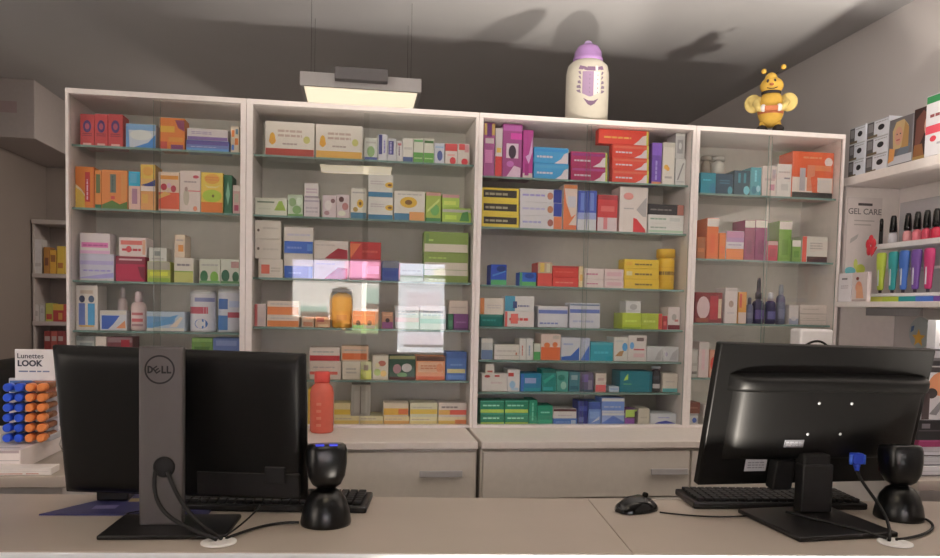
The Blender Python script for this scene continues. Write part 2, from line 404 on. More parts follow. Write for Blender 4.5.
place(0,1,[
 b(71,166.5,94.4,208.5,(205,112,38),'orange box with red upright label and yellow arc',[P((205,165,60),(0,0),(.5,0),(.48,.3),(.3,.45),(0,.55)),P((215,190,150),(0,.5),(.32,.4),(.5,.28),(.5,.33),(.3,.47),(0,.58)),R(.52,.15,.78,.88,(165,35,40)),V(.58,.2,.72,.7,(200,160,170)),R(.93,0,1,1,(180,85,35))]),
 b(95,170,101.5,209,(205,122,55),'narrow orange carton with green strip',[R(.15,.4,.8,.9,(85,95,60)),bot(.1,DGRN)]),
 b(101.8,170,127.6,210,(212,125,62),'orange box with grey upright label and green base',[R(.32,.42,.55,.9,(95,105,95)),V(.36,.45,.5,.85,(70,85,85)),R(.35,.25,.5,.33,(180,60,60)),P((70,100,45),(0,0),(1,0),(1,.2),(.7,.12),(.4,.22),(0,.1)),R(.75,.2,.95,.9,(210,135,70))]),
 b(128.5,171,140.3,211,(190,150,135),'narrow cyan topped white carton',[top(.38,CYAN),R(.15,.7,.7,.95,(90,170,195)),R(.3,.15,.75,.55,(150,105,120)),R(0,0,.2,.6,(200,160,130))]),
 b(140.6,164.5,155.5,211,(200,150,80),'yellow topped carton with navy wave',[top(.3,(205,165,65)),O(.5,.86,.35,.1,(215,150,60)),P(NAVY,(0,.55),(.5,.6),(1,.68),(1,.54),(.5,.52)),R(0,.42,1,.53,(190,170,155)),bot(.42,(205,140,80)),R(.1,.15,.5,.35,(200,150,70))]),
 b(158.4,172,179.5,212.5,(195,165,140),'white box with berries and orange-red base',[R(.08,.82,.95,.92,(200,130,50)),O(.25,.62,.15,.09,(160,50,60)),O(.72,.58,.13,.09,(165,60,70)),O(.5,.66,.1,.07,(190,150,160)),bot(.48,(205,85,55)),P((215,160,80),(0,.4),(.3,.5),(.6,.44),(0,.3)),bot(.05,(200,160,140))]),
 b(180,170.5,200.5,214,(188,168,155),'white carton with small grey figure',[O(.78,.86,.15,.04,(170,70,80)),T(.2,.7,.8,.78,(150,130,125)),O(.3,.35,.15,.2,(165,150,130)),O(.3,.55,.08,.06,(150,120,110)),R(.4,.5,1,.52,(190,70,80)),O(.75,.08,.1,.06,(200,120,90))]),
 b(201,172.5,223,215.5,(205,170,65),'yellow box with an orange oval and orange base',[O(.5,.85,.36,.13,(215,150,60)),T(.2,.8,.8,.92,(190,110,60),2),P((215,190,120),(.1,.72),(.3,.62),(.7,.62),(.95,.72),(.7,.66),(.3,.66)),O(.5,.42,.45,.16,LIME),O(.55,.42,.06,.04,(110,100,50)),bot(.26,(210,110,45))]),
 b(223.7,175,232.2,214.8,(38,85,60),'narrow dark green carton with pale diamond',[P((110,150,120),(.5,.2),(.75,.5),(.5,.85),(.25,.5))]),
 b(232.8,185,240,215.5,(175,140,130),'small pinkish carton at the right end',[top(.2,(185,170,155)),R(.2,.1,.8,.3,(150,60,80)),R(.2,.4,.8,.7,(160,150,130))])])
place(0,2,[
 b(79.6,254,114,280.5,(178,170,178),'white and lavender box under a pink one',[R(0,.6,1,.75,LAV),T(.1,.32,.9,.45,(140,130,175)),P((150,140,180),(0,.1),(1,.3),(1,.12),(0,0)),bot(.06,(170,160,150))]),
 b(79.6,233,110,254,(188,172,165),'white box with pink band on a lavender box',[R(.05,.3,.95,.55,(190,100,145)),T(.1,.36,.9,.48,(150,60,110)),R(0,0,1,.15,(195,150,170))]),
 b(115.7,256.5,145.3,281,(165,35,65),'magenta red box with darker top band',[top(.3,(125,45,60)),R(.1,.85,.9,.92,(180,140,140)),P((120,35,55),(.75,.6),(1,.6),(1,0),(.85,.2))]),
 b(119,237.6,146.6,257,(190,170,160),'white box with red lettering on magenta box',[R(.05,.62,.85,.85,(195,100,90)),T(.1,.25,.8,.5,(180,60,70),1),O(.35,.38,.1,.18,(190,70,75)),R(.86,.1,.97,.9,(200,150,120))]),
 b(147.3,261.5,170.4,282,(160,160,60),'yellow-green box under a small white carton',[top(.4,(150,140,125)),R(.1,.3,.9,.5,(185,180,50)),bot(.2,(130,150,50))]),
 b(149,247.6,166.7,262,(180,172,160),'small white carton on yellow-green box',[R(.3,.4,.65,.75,(130,130,125)),T(.15,.12,.85,.28,(150,140,135))]),
 b(174,257.7,193.3,283,(185,172,155),'white carton with yellow-green base',[bot(.42,(165,160,85)),T(.15,.65,.85,.82,(120,110,110)),R(0,.42,1,.47,(120,140,60))]),
 b(174.5,234.6,185,257.7,(190,165,140),'tall cream carton with orange mark, on another',[R(.35,.25,.85,.55,(205,130,60)),T(.15,.7,.85,.85,(150,130,120))]),
 b(199.3,259,220.2,284.5,(175,170,150),'white box with dark and light green discs',[O(.22,.28,.19,.25,(45,95,60)),O(.72,.25,.2,.25,(110,150,60)),bot(.1,(90,130,80)),T(.1,.7,.9,.85,(150,145,135))]),
 b(220.6,259,239.5,285.5,(172,168,150),'white box with two dark green discs',[O(.25,.32,.22,.25,(35,80,55)),O(.8,.28,.18,.22,(45,90,60)),R(.55,.65,.98,.9,(150,110,100)),bot(.1,(80,120,75))])])
place(0,3,[
 b(74.3,285.3,97.6,332,(185,172,158),'white box picturing two blue tubes',[R(.12,.1,.42,.6,(95,110,160)),R(.55,.1,.88,.6,(60,130,165)),O(.28,.7,.14,.08,(60,65,85)),O(.72,.7,.14,.08,(70,85,105)),R(.15,.06,.85,.1,(195,150,80)),R(.2,.82,.8,.9,(170,150,130))]),
 b(116.5,286.5,126.3,332,(190,172,162),'white bottle behind a blue and white box',[R(.2,.4,.8,.6,(170,120,120))],k='bottle',back=1,cap=(185,168,160)),
 b(100,310.4,126.5,333,(175,170,168),'blue and white box before a white bottle',[P((45,80,150),(.05,.75),(.75,.75),(.5,.3),(.3,.05),(.05,.05)),P((190,120,80),(.6,.1),(.95,.5),(.98,.1)),top(.2,(180,168,155))]),
 b(129,291,144.5,333,(188,160,150),'white pump bottle with red print',[R(.2,.3,.8,.45,(180,80,80)),R(.2,.6,.8,.72,(170,90,90)),R(.2,.1,.8,.2,(150,110,110))],k='bottle',cap=(175,150,145)),
 b(146.6,311.6,184.5,333.5,(165,172,178),'wide white box with pale blue waves',[R(0,.35,.75,.75,(110,150,185)),P((90,140,175),(0,.1),(.6,.35),(.85,.85),(.7,.8),(.4,.55),(0,.35)),P((195,175,155),(.6,.2),(.8,.2),(.97,.7),(.9,.75)),bot(.15,(185,175,160))]),
 b(187.5,291.6,214.4,334,(180,172,168),'white formula tin with blue rosette',[R(0,.45,.7,.62,(165,70,80)),O(.5,.2,.2,.12,(60,100,150)),O(.5,.2,.1,.06,(185,180,175)),R(.3,.75,.95,.85,(120,120,150))],k='tin',n='formula_tin',cat='tin',cap=(160,150,140)),
 b(216,290.5,239.5,334.5,(170,165,165),'white and blue formula tin with red band',[R(.1,.55,.5,.8,(45,80,130)),R(0,.05,.5,.4,(60,100,145)),R(.5,.35,1,.48,(150,60,70)),R(.55,.6,.95,.75,(150,155,170))],k='tin',n='formula_tin',cat='tin',cap=(150,142,135))])
place(0,4,[
 b(76,336,94.5,385,(150,148,138),'pale grey box peeping over left monitor',[top(.1,(120,120,115)),R(.2,.7,.9,.85,(120,125,120))]),
 b(95.5,336.5,106.3,385,(188,170,155),'narrow white carton beside a dark red box',[R(.2,.6,.8,.8,(160,150,140))]),
 b(107,337,132.5,385,(100,50,52),'dark red box peeping over left monitor',[top(.12,(120,90,90)),R(.55,.4,.9,.95,(135,25,40))]),
 b(191.6,338,212.5,385,(95,125,60),'green box above the monitor stand',[P((70,100,45),(.1,.8),(.9,.8),(.6,.5),(.3,.5)),top(.08,(120,150,80))]),
 b(213,338,239.5,385,(80,95,135),'dull blue box above the monitor stand',[R(.1,.82,.9,.95,(110,120,150)),R(.1,.5,.9,.6,(60,75,120))])])
# ---- second cabinet
sup=lambda c:[bot(.22,c),O(.14,.5,.06,.18,(205,150,40)),O(.14,.44,.07,.1,(195,135,35)),T(.25,.55,.75,.82,(165,140,125),2),T(.35,.32,.65,.42,(150,130,120)),O(.85,.5,.07,.11,(170,160,90))]
place(1,0,[
 b(265,122,314.5,156.5,(190,176,160),'large white supplement box with red base strip',sup((150,55,45))),
 b(315.7,125,362.5,159.8,(190,176,160),'large white supplement box with yellow base strip',sup((205,150,60))),
 b(364.5,138,377.3,161.8,(180,174,160),'white carton with green leaf print',[O(.5,.4,.3,.25,(120,145,90)),bot(.15,(70,80,130)),T(.1,.75,.9,.9,(160,150,140))]),
 b(377.8,134,387.5,162,(175,168,165),'white carton with tall navy label',[R(.1,.25,.45,.98,(55,55,105)),V(.55,.3,.9,.8,(120,110,150))]),
 b(388,138.5,396,162.4,(175,168,165),'white carton with short navy label',[R(.05,.3,.7,.9,(70,65,115)),V(.15,.35,.6,.85,(150,140,170))]),
 b(396.5,141,402.5,162.8,(180,170,162),'narrow white carton with brown marks',[V(.3,.3,.7,.8,(110,90,110)),R(.2,.8,.8,.9,(150,80,80))]),
 b(403,138,413,163.2,(185,175,160),'white carton with blue base',[bot(.22,(70,85,120)),T(.1,.5,.9,.7,(165,155,145))]),
 b(413.4,138,423.4,164,(182,175,155),'left white and green herbal carton',[bot(.42,(80,135,60)),R(.05,.85,.95,.94,(90,140,80)),T(.1,.15,.9,.25,(160,175,120))]),
 b(423.8,138.5,434,164.4,(182,175,155),'right white and green herbal carton',[bot(.42,(85,140,60)),R(.05,.82,.95,.92,(70,110,60)),T(.1,.15,.9,.25,(160,175,120))]),
 b(434.4,143,444.4,164.8,(182,178,180),'white carton with navy blot',[O(.55,.4,.28,.25,(70,80,130)),T(.1,.75,.9,.9,(130,160,180))]),
 b(445,143.5,457.2,165.5,(188,172,158),'left red and white carton',[top(.35,(185,60,60)),O(.65,.18,.25,.18,(190,55,60)),R(.2,.4,.8,.5,(190,140,130))]),
 b(457.6,143.5,469.5,166,(188,172,158),'right red and white carton',[R(.1,.7,.6,.98,(185,60,60)),O(.6,.15,.28,.16,(190,50,60)),R(.6,.6,.95,.95,(185,130,130))])])
flower=lambda x,y,s:[O(x,y,s*1.5,s,(205,160,50)),O(x,y,s*.65,s*.45,(110,75,35))]
place(1,1,[
 b(254,198,287,215,(182,175,155),'flat white carton with a green triangle',[R(.05,.72,.6,.82,(100,110,90)),P((130,150,60),(.6,.3),(.98,.3),(.85,.85),(.75,.85)),T(.1,.3,.5,.5,(170,165,145))]),
 b(287.8,194.5,303,216.8,(160,165,140),'pale green patterned carton',[O(.3,.65,.25,.2,(120,140,95)),O(.75,.7,.2,.18,(180,185,160)),O(.6,.3,.3,.2,(110,140,85)),bot(.1,(90,130,70))]),
 b(304,198,319.5,218,(180,165,160),'mauve-white carton under another',[T(.1,.2,.9,.6,(160,145,145),2),R(0,.8,1,.9,(150,135,140))]),
 b(304.5,183,318.5,198,(185,172,162),'mauve-white carton topmost of a stack',[T(.1,.3,.9,.7,(165,140,145),2),bot(.12,(140,125,130))]),
 b(322.7,195,336.3,219,(180,160,155),'pinkish carton with brown blotches on left',[O(.4,.55,.28,.22,(195,180,170)),O(.75,.75,.16,.1,(110,80,80)),O(.3,.2,.2,.1,(150,110,110))]),
 b(336.7,194.5,349.8,219.6,(180,160,155),'pinkish carton with dark blotches on right',[O(.35,.8,.2,.12,(90,60,60)),O(.65,.5,.25,.16,(160,105,100)),O(.4,.2,.3,.12,(190,180,160))]),
 b(350.7,188,366.5,221.5,(188,176,160),'tall white carton with sunflowers and teal base',[bot(.2,(60,105,125)),*flower(.6,.5,.14),T(.1,.82,.9,.92,(150,140,135)),O(.3,.3,.16,.08,(150,120,60))]),
 b(368,197.3,393,222.8,(188,178,165),'lower white sunflower box with teal band',[bot(.22,(50,100,125)),*flower(.88,.55,.13),T(.1,.55,.65,.75,(165,150,145),2)]),
 b(368,174.5,393,197.3,(188,178,165),'upper white sunflower box with teal band',[bot(.22,(50,100,125)),*flower(.88,.55,.13),T(.1,.55,.65,.75,(165,150,145),2)]),
 b(394,191,424.8,224,(190,178,162),'big white box with one large sunflower',[bot(.24,(60,105,130)),R(.5,0,1,.3,(205,140,80)),*flower(.47,.62,.19),T(.1,.86,.9,.94,(160,150,140))]),
 b(425.7,192,441,224.3,(140,152,62),'lime green carton with leaf print',[top(.12,(170,120,110)),O(.6,.4,.3,.2,(90,140,70)),P((190,195,110),(.1,.3),(.9,.7),(.9,.8),(.1,.4)),bot(.12,(60,110,60))]),
 b(442,208,471,226.5,(140,160,60),'green carton at the bottom of a pair',[R(0,.7,1,.9,(160,150,140)),P((70,120,60),(.6,.1),(.95,.1),(.9,.8),(.7,.7)),R(.1,.2,.5,.5,(170,185,70))]),
 b(442,194.5,459.5,208,(145,165,60),'small lime carton lying on a green one',[top(.25,(170,120,120)),R(.1,.2,.8,.5,(180,185,80))])])
place(1,2,[
 b(258.5,259,283,279.5,(182,166,150),'white carton with red spot, lowest of three',[R(.1,.2,.45,.7,(185,85,65)),T(.5,.3,.9,.6,(160,145,130),2)]),
 b(254,238.7,281,259,(180,166,150),'plain white carton, middle of three',[O(.12,.5,.05,.08,(90,75,65)),T(.3,.4,.9,.6,(165,152,138))]),
 b(254,220.4,281,238.7,(184,170,154),'plain white carton, topmost of three',[O(.12,.45,.05,.08,(90,75,65)),T(.3,.5,.9,.7,(165,152,138))]),
 b(284,253.7,313,280,(178,166,152),'white carton with blue base, lower of two',[bot(.5,(45,80,150)),T(.15,.15,.6,.3,(100,130,180)),R(.85,0,1,.5,(70,110,170))]),
 b(284,227,313.3,253.7,(182,168,155),'white carton with blue base, upper of two',[bot(.46,(50,85,155)),T(.1,.15,.6,.3,(120,140,190)),T(.1,.65,.9,.8,(165,155,160)),R(.8,.1,.98,.36,(80,120,175))]),
 b(314,259,348.6,280.5,(182,166,158),'white box with red swoosh, lower of two',[P((150,30,50),(.3,.0),(.98,.0),(.98,.55),(.7,.6),(.45,.25)),T(.05,.7,.6,.85,(160,150,160))]),
 b(314,240.8,348.6,259,(184,168,155),'white box with red swoosh, upper of two',[P((140,28,42),(.3,.0),(.98,.0),(.98,.5),(.7,.6),(.45,.25)),T(.05,.7,.6,.85,(165,150,140))]),
 b(350,259.5,381,281.5,(170,90,110),'pinkish red box, lower of two',[R(0,.05,.5,.95,(185,120,150)),R(.55,.3,.95,.7,(190,130,160))]),
 b(350,242,381,259.5,(165,42,42),'red box, upper of two',[P((195,100,60),(0,0),(.35,.9),(0,.9)),T(.4,.35,.9,.6,(185,80,70))]),
 b(382,261,398.5,283,(60,75,130),'navy box with grey top',[top(.35,(110,108,112)),R(.1,.2,.9,.5,(50,65,125))]),
 b(399.5,263,423,284,(172,165,160),'pale box beside stacked green boxes',[bot(.3,(130,150,130)),T(.1,.5,.9,.7,(150,140,140))]),
 b(424,270,468.3,285.5,(112,126,58),'green and cream box, lowest of three',[top(.45,(180,165,145)),T(.1,.1,.5,.3,(160,170,90))]),
 b(424,252.5,468.3,270,(112,126,58),'green and cream box, middle of three',[bot(.42,(182,166,146)),T(.1,.6,.5,.8,(150,165,80))]),
 b(424,232,468.3,252.5,(112,128,58),'green and cream box, topmost of three',[bot(.4,(182,166,146)),T(.1,.5,.2,.7,(160,175,90)),R(.03,.45,.1,.9,(95,120,60))])])
place(1,3,[
 b(254,304,265.8,329,(185,165,155),'small white carton with red left edge',[lft(.25,(170,80,75)),R(.4,.2,.9,.4,(180,160,155))]),
 b(267,315,299,330,(188,168,150),'white and orange box, lower of two',[R(0,0,1,.52,(200,115,60)),T(.1,.65,.8,.85,(165,150,140))]),
 b(267,301,299,315,(188,168,150),'white and orange box, upper of two',[R(0,0,1,.58,(200,110,55)),T(.1,.7,.8,.9,(165,150,140))]),
 b(302,317,314,330,(180,150,125),'small cream carton below the window reflection',[R(.1,.1,.9,.5,(160,100,70))]),
 b(315,316.5,330,330.3,(170,120,85),'small brown carton below the window reflection',[R(.1,.5,.6,.9,(150,70,60)),R(.2,.05,.9,.3,(185,150,110))]),
 b(331.5,288,352,330.5,(205,145,45),'amber yellow bottle with domed grey cap',[R(.15,.1,.85,.55,(195,130,35)),R(.3,.2,.7,.4,(180,110,40))],k='wide',cap=(120,110,105)),
 b(353,311,363.5,330.7,(190,115,75),'orange-brown carton with black dots on left',[O(.5,.3,.22,.16,(45,35,35)),bot(.16,(80,120,60)),T(.1,.7,.9,.85,(205,150,110))]),
 b(364,311,375,331,(190,115,75),'orange-brown carton with black dots on right',[O(.5,.3,.22,.16,(45,35,35)),bot(.16,(150,90,120)),T(.1,.7,.9,.85,(205,150,110))]),
 b(382,312,393,331.3,(170,120,90),'brown topped purple carton',[bot(.4,(130,70,110)),O(.5,.5,.2,.14,(60,45,45)),T(.1,.75,.9,.9,(200,150,110))]),
 b(395,306,419,331.5,(180,172,165),'pale box behind reflected sheet on left',[R(0,.3,1,.5,(190,150,150)),T(.1,.6,.9,.85,(150,150,150),2)]),
 b(420,306,446,332,(180,175,168),'pale box behind reflected sheet on right',[R(0,.25,1,.45,(130,160,150)),T(.1,.55,.9,.85,(150,150,155),2)]),
 b(448,314,453.2,332.3,(45,95,65),'narrow dark green carton',[R(.2,.2,.8,.6,(70,120,85))]),
 b(453.8,314,468.3,332.5,(110,60,105),'purple box under a cream one',[T(.15,.4,.85,.6,(150,100,140)),bot(.12,(80,45,80))]),
 b(449,300.5,468.3,314,(182,162,145),'cream box lying on a purple one',[T(.1,.4,.9,.6,(165,145,130))])])
place(1,4,[
 b(309.5,361,341,382,(180,160,142),'cream carton with red stripe, lower of two',[R(0,.25,.9,.42,(180,80,65)),T(.1,.6,.8,.75,(150,135,125))]),
 b(309.5,347.5,340,361,(184,166,150),'cream carton with red stripe, upper of two',[R(0,0,1,.4,(165,45,45)),T(.1,.6,.8,.8,(150,140,130))]),
 b(342.5,361.3,360,382,(182,168,145),'cream carton under an orange banded one',[T(.2,.3,.8,.7,(150,140,125),2)]),
 b(360.5,361.3,371.5,382.2,(180,172,130),'pale yellow carton',[bot(.55,(185,185,80)),R(.3,.5,.7,.8,(150,130,110))]),
 b(341.5,346,368.5,361,(184,150,120),'orange banded carton lying on cream ones',[R(.02,.1,.95,.52,(195,95,45)),T(.1,.65,.9,.85,(160,140,125))]),
 b(372.5,355.5,388.3,382.2,(185,172,150),'white carton with fruit print',[O(.3,.3,.22,.15,(150,160,90)),O(.7,.25,.2,.14,(200,165,90)),O(.6,.68,.25,.12,(160,90,70)),O(.3,.6,.15,.1,(195,180,140))]),
 b(389,355.5,415.3,382.5,(38,68,52),'dark green box with pale blossoms',[O(.3,.45,.16,.2,(150,110,110)),O(.68,.5,.2,.18,(170,160,150)),top(.14,(130,125,80)),O(.5,.2,.2,.1,(90,130,80)),bot(.12,(90,60,55))]),
 b(416,356,445,383,(200,125,80),'orange and cream box with brown top',[top(.2,(80,48,35)),R(.06,.32,.94,.75,(195,150,115)),T(.15,.45,.75,.65,(170,95,60),2),O(.82,.5,.12,.2,(205,130,90)),bot(.16,(200,95,60))]),
 b(446,352,466.5,383.3,(70,100,150),'blue box with yellow band',[R(.05,.25,.95,.4,(180,165,110)),top(.22,(60,85,135)),T(.2,.5,.8,.62,(120,145,180)),R(.1,.04,.9,.18,(90,120,165))])])
yl=lambda c:[R(0,.05,1,.55,c),T(.05,.65,.7,.85,(165,145,120))]
place(1,5,[
 b(308,389,315,426,(200,160,40),'tall yellow carton behind orange bottle',[R(.1,.3,.9,.6,(190,140,30))]),
 b(316,405,333,426,(200,165,60),'yellow carton directly behind orange bottle',[bot(.4,(195,150,45))]),
 b(334,416,359,426.3,(195,175,120),'flat yellow carton in bottom row, first',yl((200,165,70))),
 b(334,403,350.5,416,(190,170,120),'flat yellow carton in upper row, first',[R(0,.1,1,.5,(195,160,40))]),
 b(359.5,416,383,426.4,(195,180,135),'flat cream-yellow carton in bottom row, second',yl((205,175,100))),
 b(351,384.5,370.5,416,(140,132,118),'grey box standing on yellow cartons',[R(.15,.1,.85,.8,(150,142,128)),R(.45,.05,.52,.95,(110,100,90))]),
 b(383.5,416.5,409.5,426.5,(195,170,120),'flat orange-yellow carton in bottom row, third',yl((205,150,70))),
 b(382,403,408.5,416.5,(185,165,140),'flat orange-yellow carton in upper row, second',[R(0,.1,1,.6,(200,150,50)),R(.6,.15,1,.55,(190,95,50))]),
 b(410,417,437.5,426.6,(195,180,135),'flat pale yellow carton in bottom row, fourth',yl((205,180,110))),
 b(409.5,403,437.5,417,(180,170,140),'flat yellow carton in upper row, third',[R(0,.2,1,.55,(200,165,60)),T(.1,.6,.8,.8,(160,150,130))]),
 b(438,417,466.8,426.8,(190,170,130),'flat red tipped carton in bottom row, last',[R(0,.1,.6,.6,(205,165,70)),R(.6,.1,1,.7,(195,110,60))]),
 b(438.5,403,466.8,417,(182,165,150),'flat red and white carton in upper row, last',[R(.4,.15,1,.5,(190,75,60)),R(0,.15,.4,.5,(200,150,70)),T(.1,.6,.7,.85,(120,105,100))])])
# ---- third cabinet
tpa=lambda c2:[R(.02,.72,.98,.9,c2),swoosh((190,172,170),.6),T(.08,.3,.55,.55,(200,185,185))]
place(2,0,[
 b(484,122.8,494.8,176,(150,70,118),'purple carton with gold top',[top(.22,(175,140,70)),R(.25,.75,.7,1,(95,35,95)),R(.1,.25,.8,.5,(185,110,150)),R(.1,.62,.9,.72,(185,165,160))],n='cosmetics_box'),
 b(495.3,128,502.2,176.5,(180,165,160),'narrow white carton with red base',[bot(.42,(180,50,50)),R(.2,.5,.8,.6,(190,150,60))],n='cosmetics_box'),
 b(502.7,124,522,177,(142,58,110),'magenta carton with a framed portrait print',[R(0,.88,1,.98,(165,80,140)),R(.4,.72,1,.84,(190,55,140)),R(.18,.36,.82,.64,(190,165,170)),O(.5,.48,.2,.13,(60,45,60)),P((195,160,170),(.2,0),(.95,0),(.95,.18),(.6,.22)),O(.4,.25,.2,.06,(170,90,150))],n='cosmetics_box'),
 b(523,130,533,178,(158,48,116),'narrow magenta carton with white streak',[P((195,150,180),(.25,.45),(.6,.5),(.95,.9),(.95,.55),(.6,.3)),bot(.1,(180,160,150)),R(.2,.05,.6,.3,(140,30,100))],n='cosmetics_box'),
 b(533.8,163.5,568.5,180.3,(60,150,195),'sky blue toothpaste box, lower of two',tpa((80,165,205)),**TP),
 b(533.8,147.5,568.5,163.5,(60,150,195),'sky blue toothpaste box, upper of two',tpa((35,125,175)),**TP),
 b(571,167,607.5,181.8,(150,35,75),'magenta-red toothpaste box, lower of two',tpa((150,60,110))+[rgt(.05,(150,160,60))],**TP),
 b(571,152,607.5,167,(150,35,80),'magenta-red toothpaste box, upper of two',tpa((130,40,100))+[rgt(.05,(150,160,60))],**TP),
 *[b(612.4,y0,649,y1,(205,62,45),'orange-red toothpaste box, %s of four'%n,tpa((205,90,65))+[rgt(.05,(170,170,60))],**TP) for y0,y1,n in ((170,182.8,'lowest'),(158,170,'second from below'),(145,158,'third from below'))],
 b(598.6,128.6,649,145,(205,58,42),'orange-red toothpaste box topmost of its stack, overhanging left',[T(.1,.35,.65,.6,(205,150,60)),swoosh((195,175,165),.7),rgt(.04,(170,170,60))],**TP),
 b(652,142.6,661.6,183,(95,60,140),'narrow purple carton',[top(.3,(115,75,160)),V(.3,.1,.7,.6,(160,140,190)),bot(.06,(190,120,80))]),
 b(662.7,142.6,674.6,184,(186,174,158),'white carton with small yellow flower',[O(.3,.42,.2,.06,(205,150,50)),O(.45,.38,.15,.05,(190,130,40)),top(.1,(170,160,145)),R(.2,.15,.8,.2,(150,140,130))]),
 b(675.5,159,687.5,184.2,(175,168,158),'grey-white carton under another',[P((120,115,112),(.15,.2),(.3,.2),(.85,.85),(.7,.85)),T(.1,.1,.9,.2,(150,145,140))]),
 b(672,133,685,159,(165,158,150),'grey-white carton topmost at right end',[R(.2,.2,.8,.75,(135,130,126)),O(.5,.5,.16,.14,(175,168,160)),top(.1,(180,172,160))])])
yb=[R(.03,.28,.95,.84,(50,44,40)),T(.08,.4,.7,.75,(140,130,105)),bot(.2,(205,175,50))]
place(2,1,[
 *[b(482,y0,519,y1,(200,170,50),'yellow and black toothpaste box, %s of three'%n,yb,**TP) for y0,y1,n in ((215,228.5,'lowest'),(201.5,215,'middle'),(188,201.5,'topmost'))],
 b(519.9,216,562.3,229.5,(186,176,172),'white toothpaste box with orange end',[rgt(.2,(200,110,70)),O(.72,.5,.07,.28,(140,80,70)),T(.05,.4,.5,.7,(140,135,165))],**TP),
 b(519.9,202.5,562.3,216,(186,176,172),'white toothpaste box with navy end, middle of three',[rgt(.2,(50,60,125)),O(.72,.5,.07,.28,(160,100,70)),T(.05,.4,.6,.7,(165,155,175))],**TP),
 b(519.9,189,562.3,202.5,(186,176,172),'white toothpaste box with navy end, topmost of three',[rgt(.2,(45,55,120)),O(.72,.5,.07,.28,(160,100,80)),T(.05,.4,.6,.7,(140,130,170))],**TP),
 b(563.5,184.5,577,230.5,(190,165,150),'white carton with orange swirls',[P((205,105,55),(0,0),(.4,.1),(.95,.35),(.6,.28),(.2,.6),(0,1)),R(.3,.5,.9,.75,(175,165,165)),top(.08,(205,120,70)),bot(.1,(200,100,60))]),
 b(577.7,190.5,586.7,231,(150,155,190),'blue topped white carton on left',[top(.55,(60,75,150)),R(.3,.5,.7,.95,(110,130,190)),bot(.28,(178,172,168))]),
 b(587,190.5,596.6,231.3,(150,155,190),'blue topped white carton on right',[top(.55,(60,75,150)),R(.3,.5,.7,.95,(110,130,190)),bot(.28,(178,172,168))]),
 b(597.5,195,617.5,231.5,(180,50,52),'red box with white base',[bot(.38,(182,160,155)),R(.15,.55,.85,.7,(195,90,85)),R(.3,.05,.5,.38,(185,110,110)),top(.12,(150,45,50))]),
 b(619.6,187,647.5,233,(188,172,160),'tall white box with red corner',[P((190,45,50),(.5,0),(.95,0),(.95,.06),(.62,.3),(.5,.32)),O(.3,.8,.18,.08,(190,120,110)),T(.15,.5,.5,.56,(150,140,135)),P((150,140,135),(.85,.35),(.97,.35),(.97,.8),(.6,.5))]),
 b(648.2,224,684,233.6,(185,176,165),'slim white toothpaste box, lower of two',[R(0,.1,1,.35,(150,165,140)),T(.05,.5,.5,.8,(130,140,125))],**TP),
 b(648.2,215,684,224,(185,176,165),'slim white toothpaste box, upper of two',[T(.05,.4,.5,.75,(120,140,120)),R(.6,.3,.9,.7,(170,165,155))],**TP),
 b(648.2,204.5,685,215,(45,42,44),'slim black toothpaste box with orange end',[rgt(.18,(150,90,75)),T(.05,.35,.65,.65,(110,100,95))],**TP)])
place(2,2,[
 b(490.8,264.5,506.6,286.5,(35,65,150),'larger blue box with green base',[bot(.25,(70,145,85)),O(.65,.8,.3,.15,(20,40,95)),P((80,130,180),(.1,.4),(.95,.65),(.95,.72),(.1,.5))]),
 b(519.4,272.4,536.3,287.3,(45,85,155),'smaller blue box with green base',[bot(.3,(80,150,80)),O(.6,.75,.3,.2,(30,55,120)),lft(.15,(60,130,90))]),
 b(537.7,262.5,552,287.6,(185,65,55),'red carton with yellow bottle print on top',[top(.45,(165,140,110)),R(.15,.6,.45,.98,(195,160,70)),R(.6,.6,.85,.98,(185,170,140))]),
 b(552.5,277.8,578.5,288,(185,55,48),'flat red box, lower of two',[T(.1,.35,.8,.65,(200,110,90))]),
 b(552.5,266,578.5,277.8,(180,50,42),'flat red box, upper of two',[top(.15,(150,40,40)),T(.1,.4,.8,.6,(195,85,70))]),
 b(579,266,583.5,288.2,(190,165,120),'very narrow cream carton',[R(.2,.3,.8,.6,(200,150,70))],d=.07),
 b(584.2,279.3,603.8,289,(188,168,158),'white and pink carton, lower of left pair',[T(.1,.35,.7,.65,(165,90,110))]),
 b(584.2,268.5,603.8,279.3,(188,168,158),'white and pink carton, upper of left pair',[T(.1,.35,.7,.65,(165,90,110))]),
 b(604.5,279.6,623.6,289.3,(185,160,152),'pinkish carton, lower of right pair',[R(.1,.3,.9,.7,(180,140,140))]),
 b(604.5,269,623.6,279.6,(185,160,152),'pinkish carton, upper of right pair',[R(.1,.3,.9,.7,(180,140,140))]),
 *[b(624.3,y0,659,y1,(205,165,25),'yellow carton with dark print, %s of three'%n,[T(.3,.3,.8,.65,(90,65,30)),R(.05,.3,.22,.7,c)]) for y0,y1,n,c in ((279,290.2,'lowest',(200,160,40)),(268.5,279,'middle',(200,180,130)),(259.5,268.5,'topmost',(190,140,30)))],
 b(660,248.7,677.8,291,(215,165,20),'yellow canister with dark lettering band',[R(.05,.5,.95,.62,(110,80,25)),R(.0,.75,1,.77,(180,130,20)),R(.0,.35,1,.36,(185,135,20))],k='tub',n='canister',cat='canister',cap=(210,160,20))])
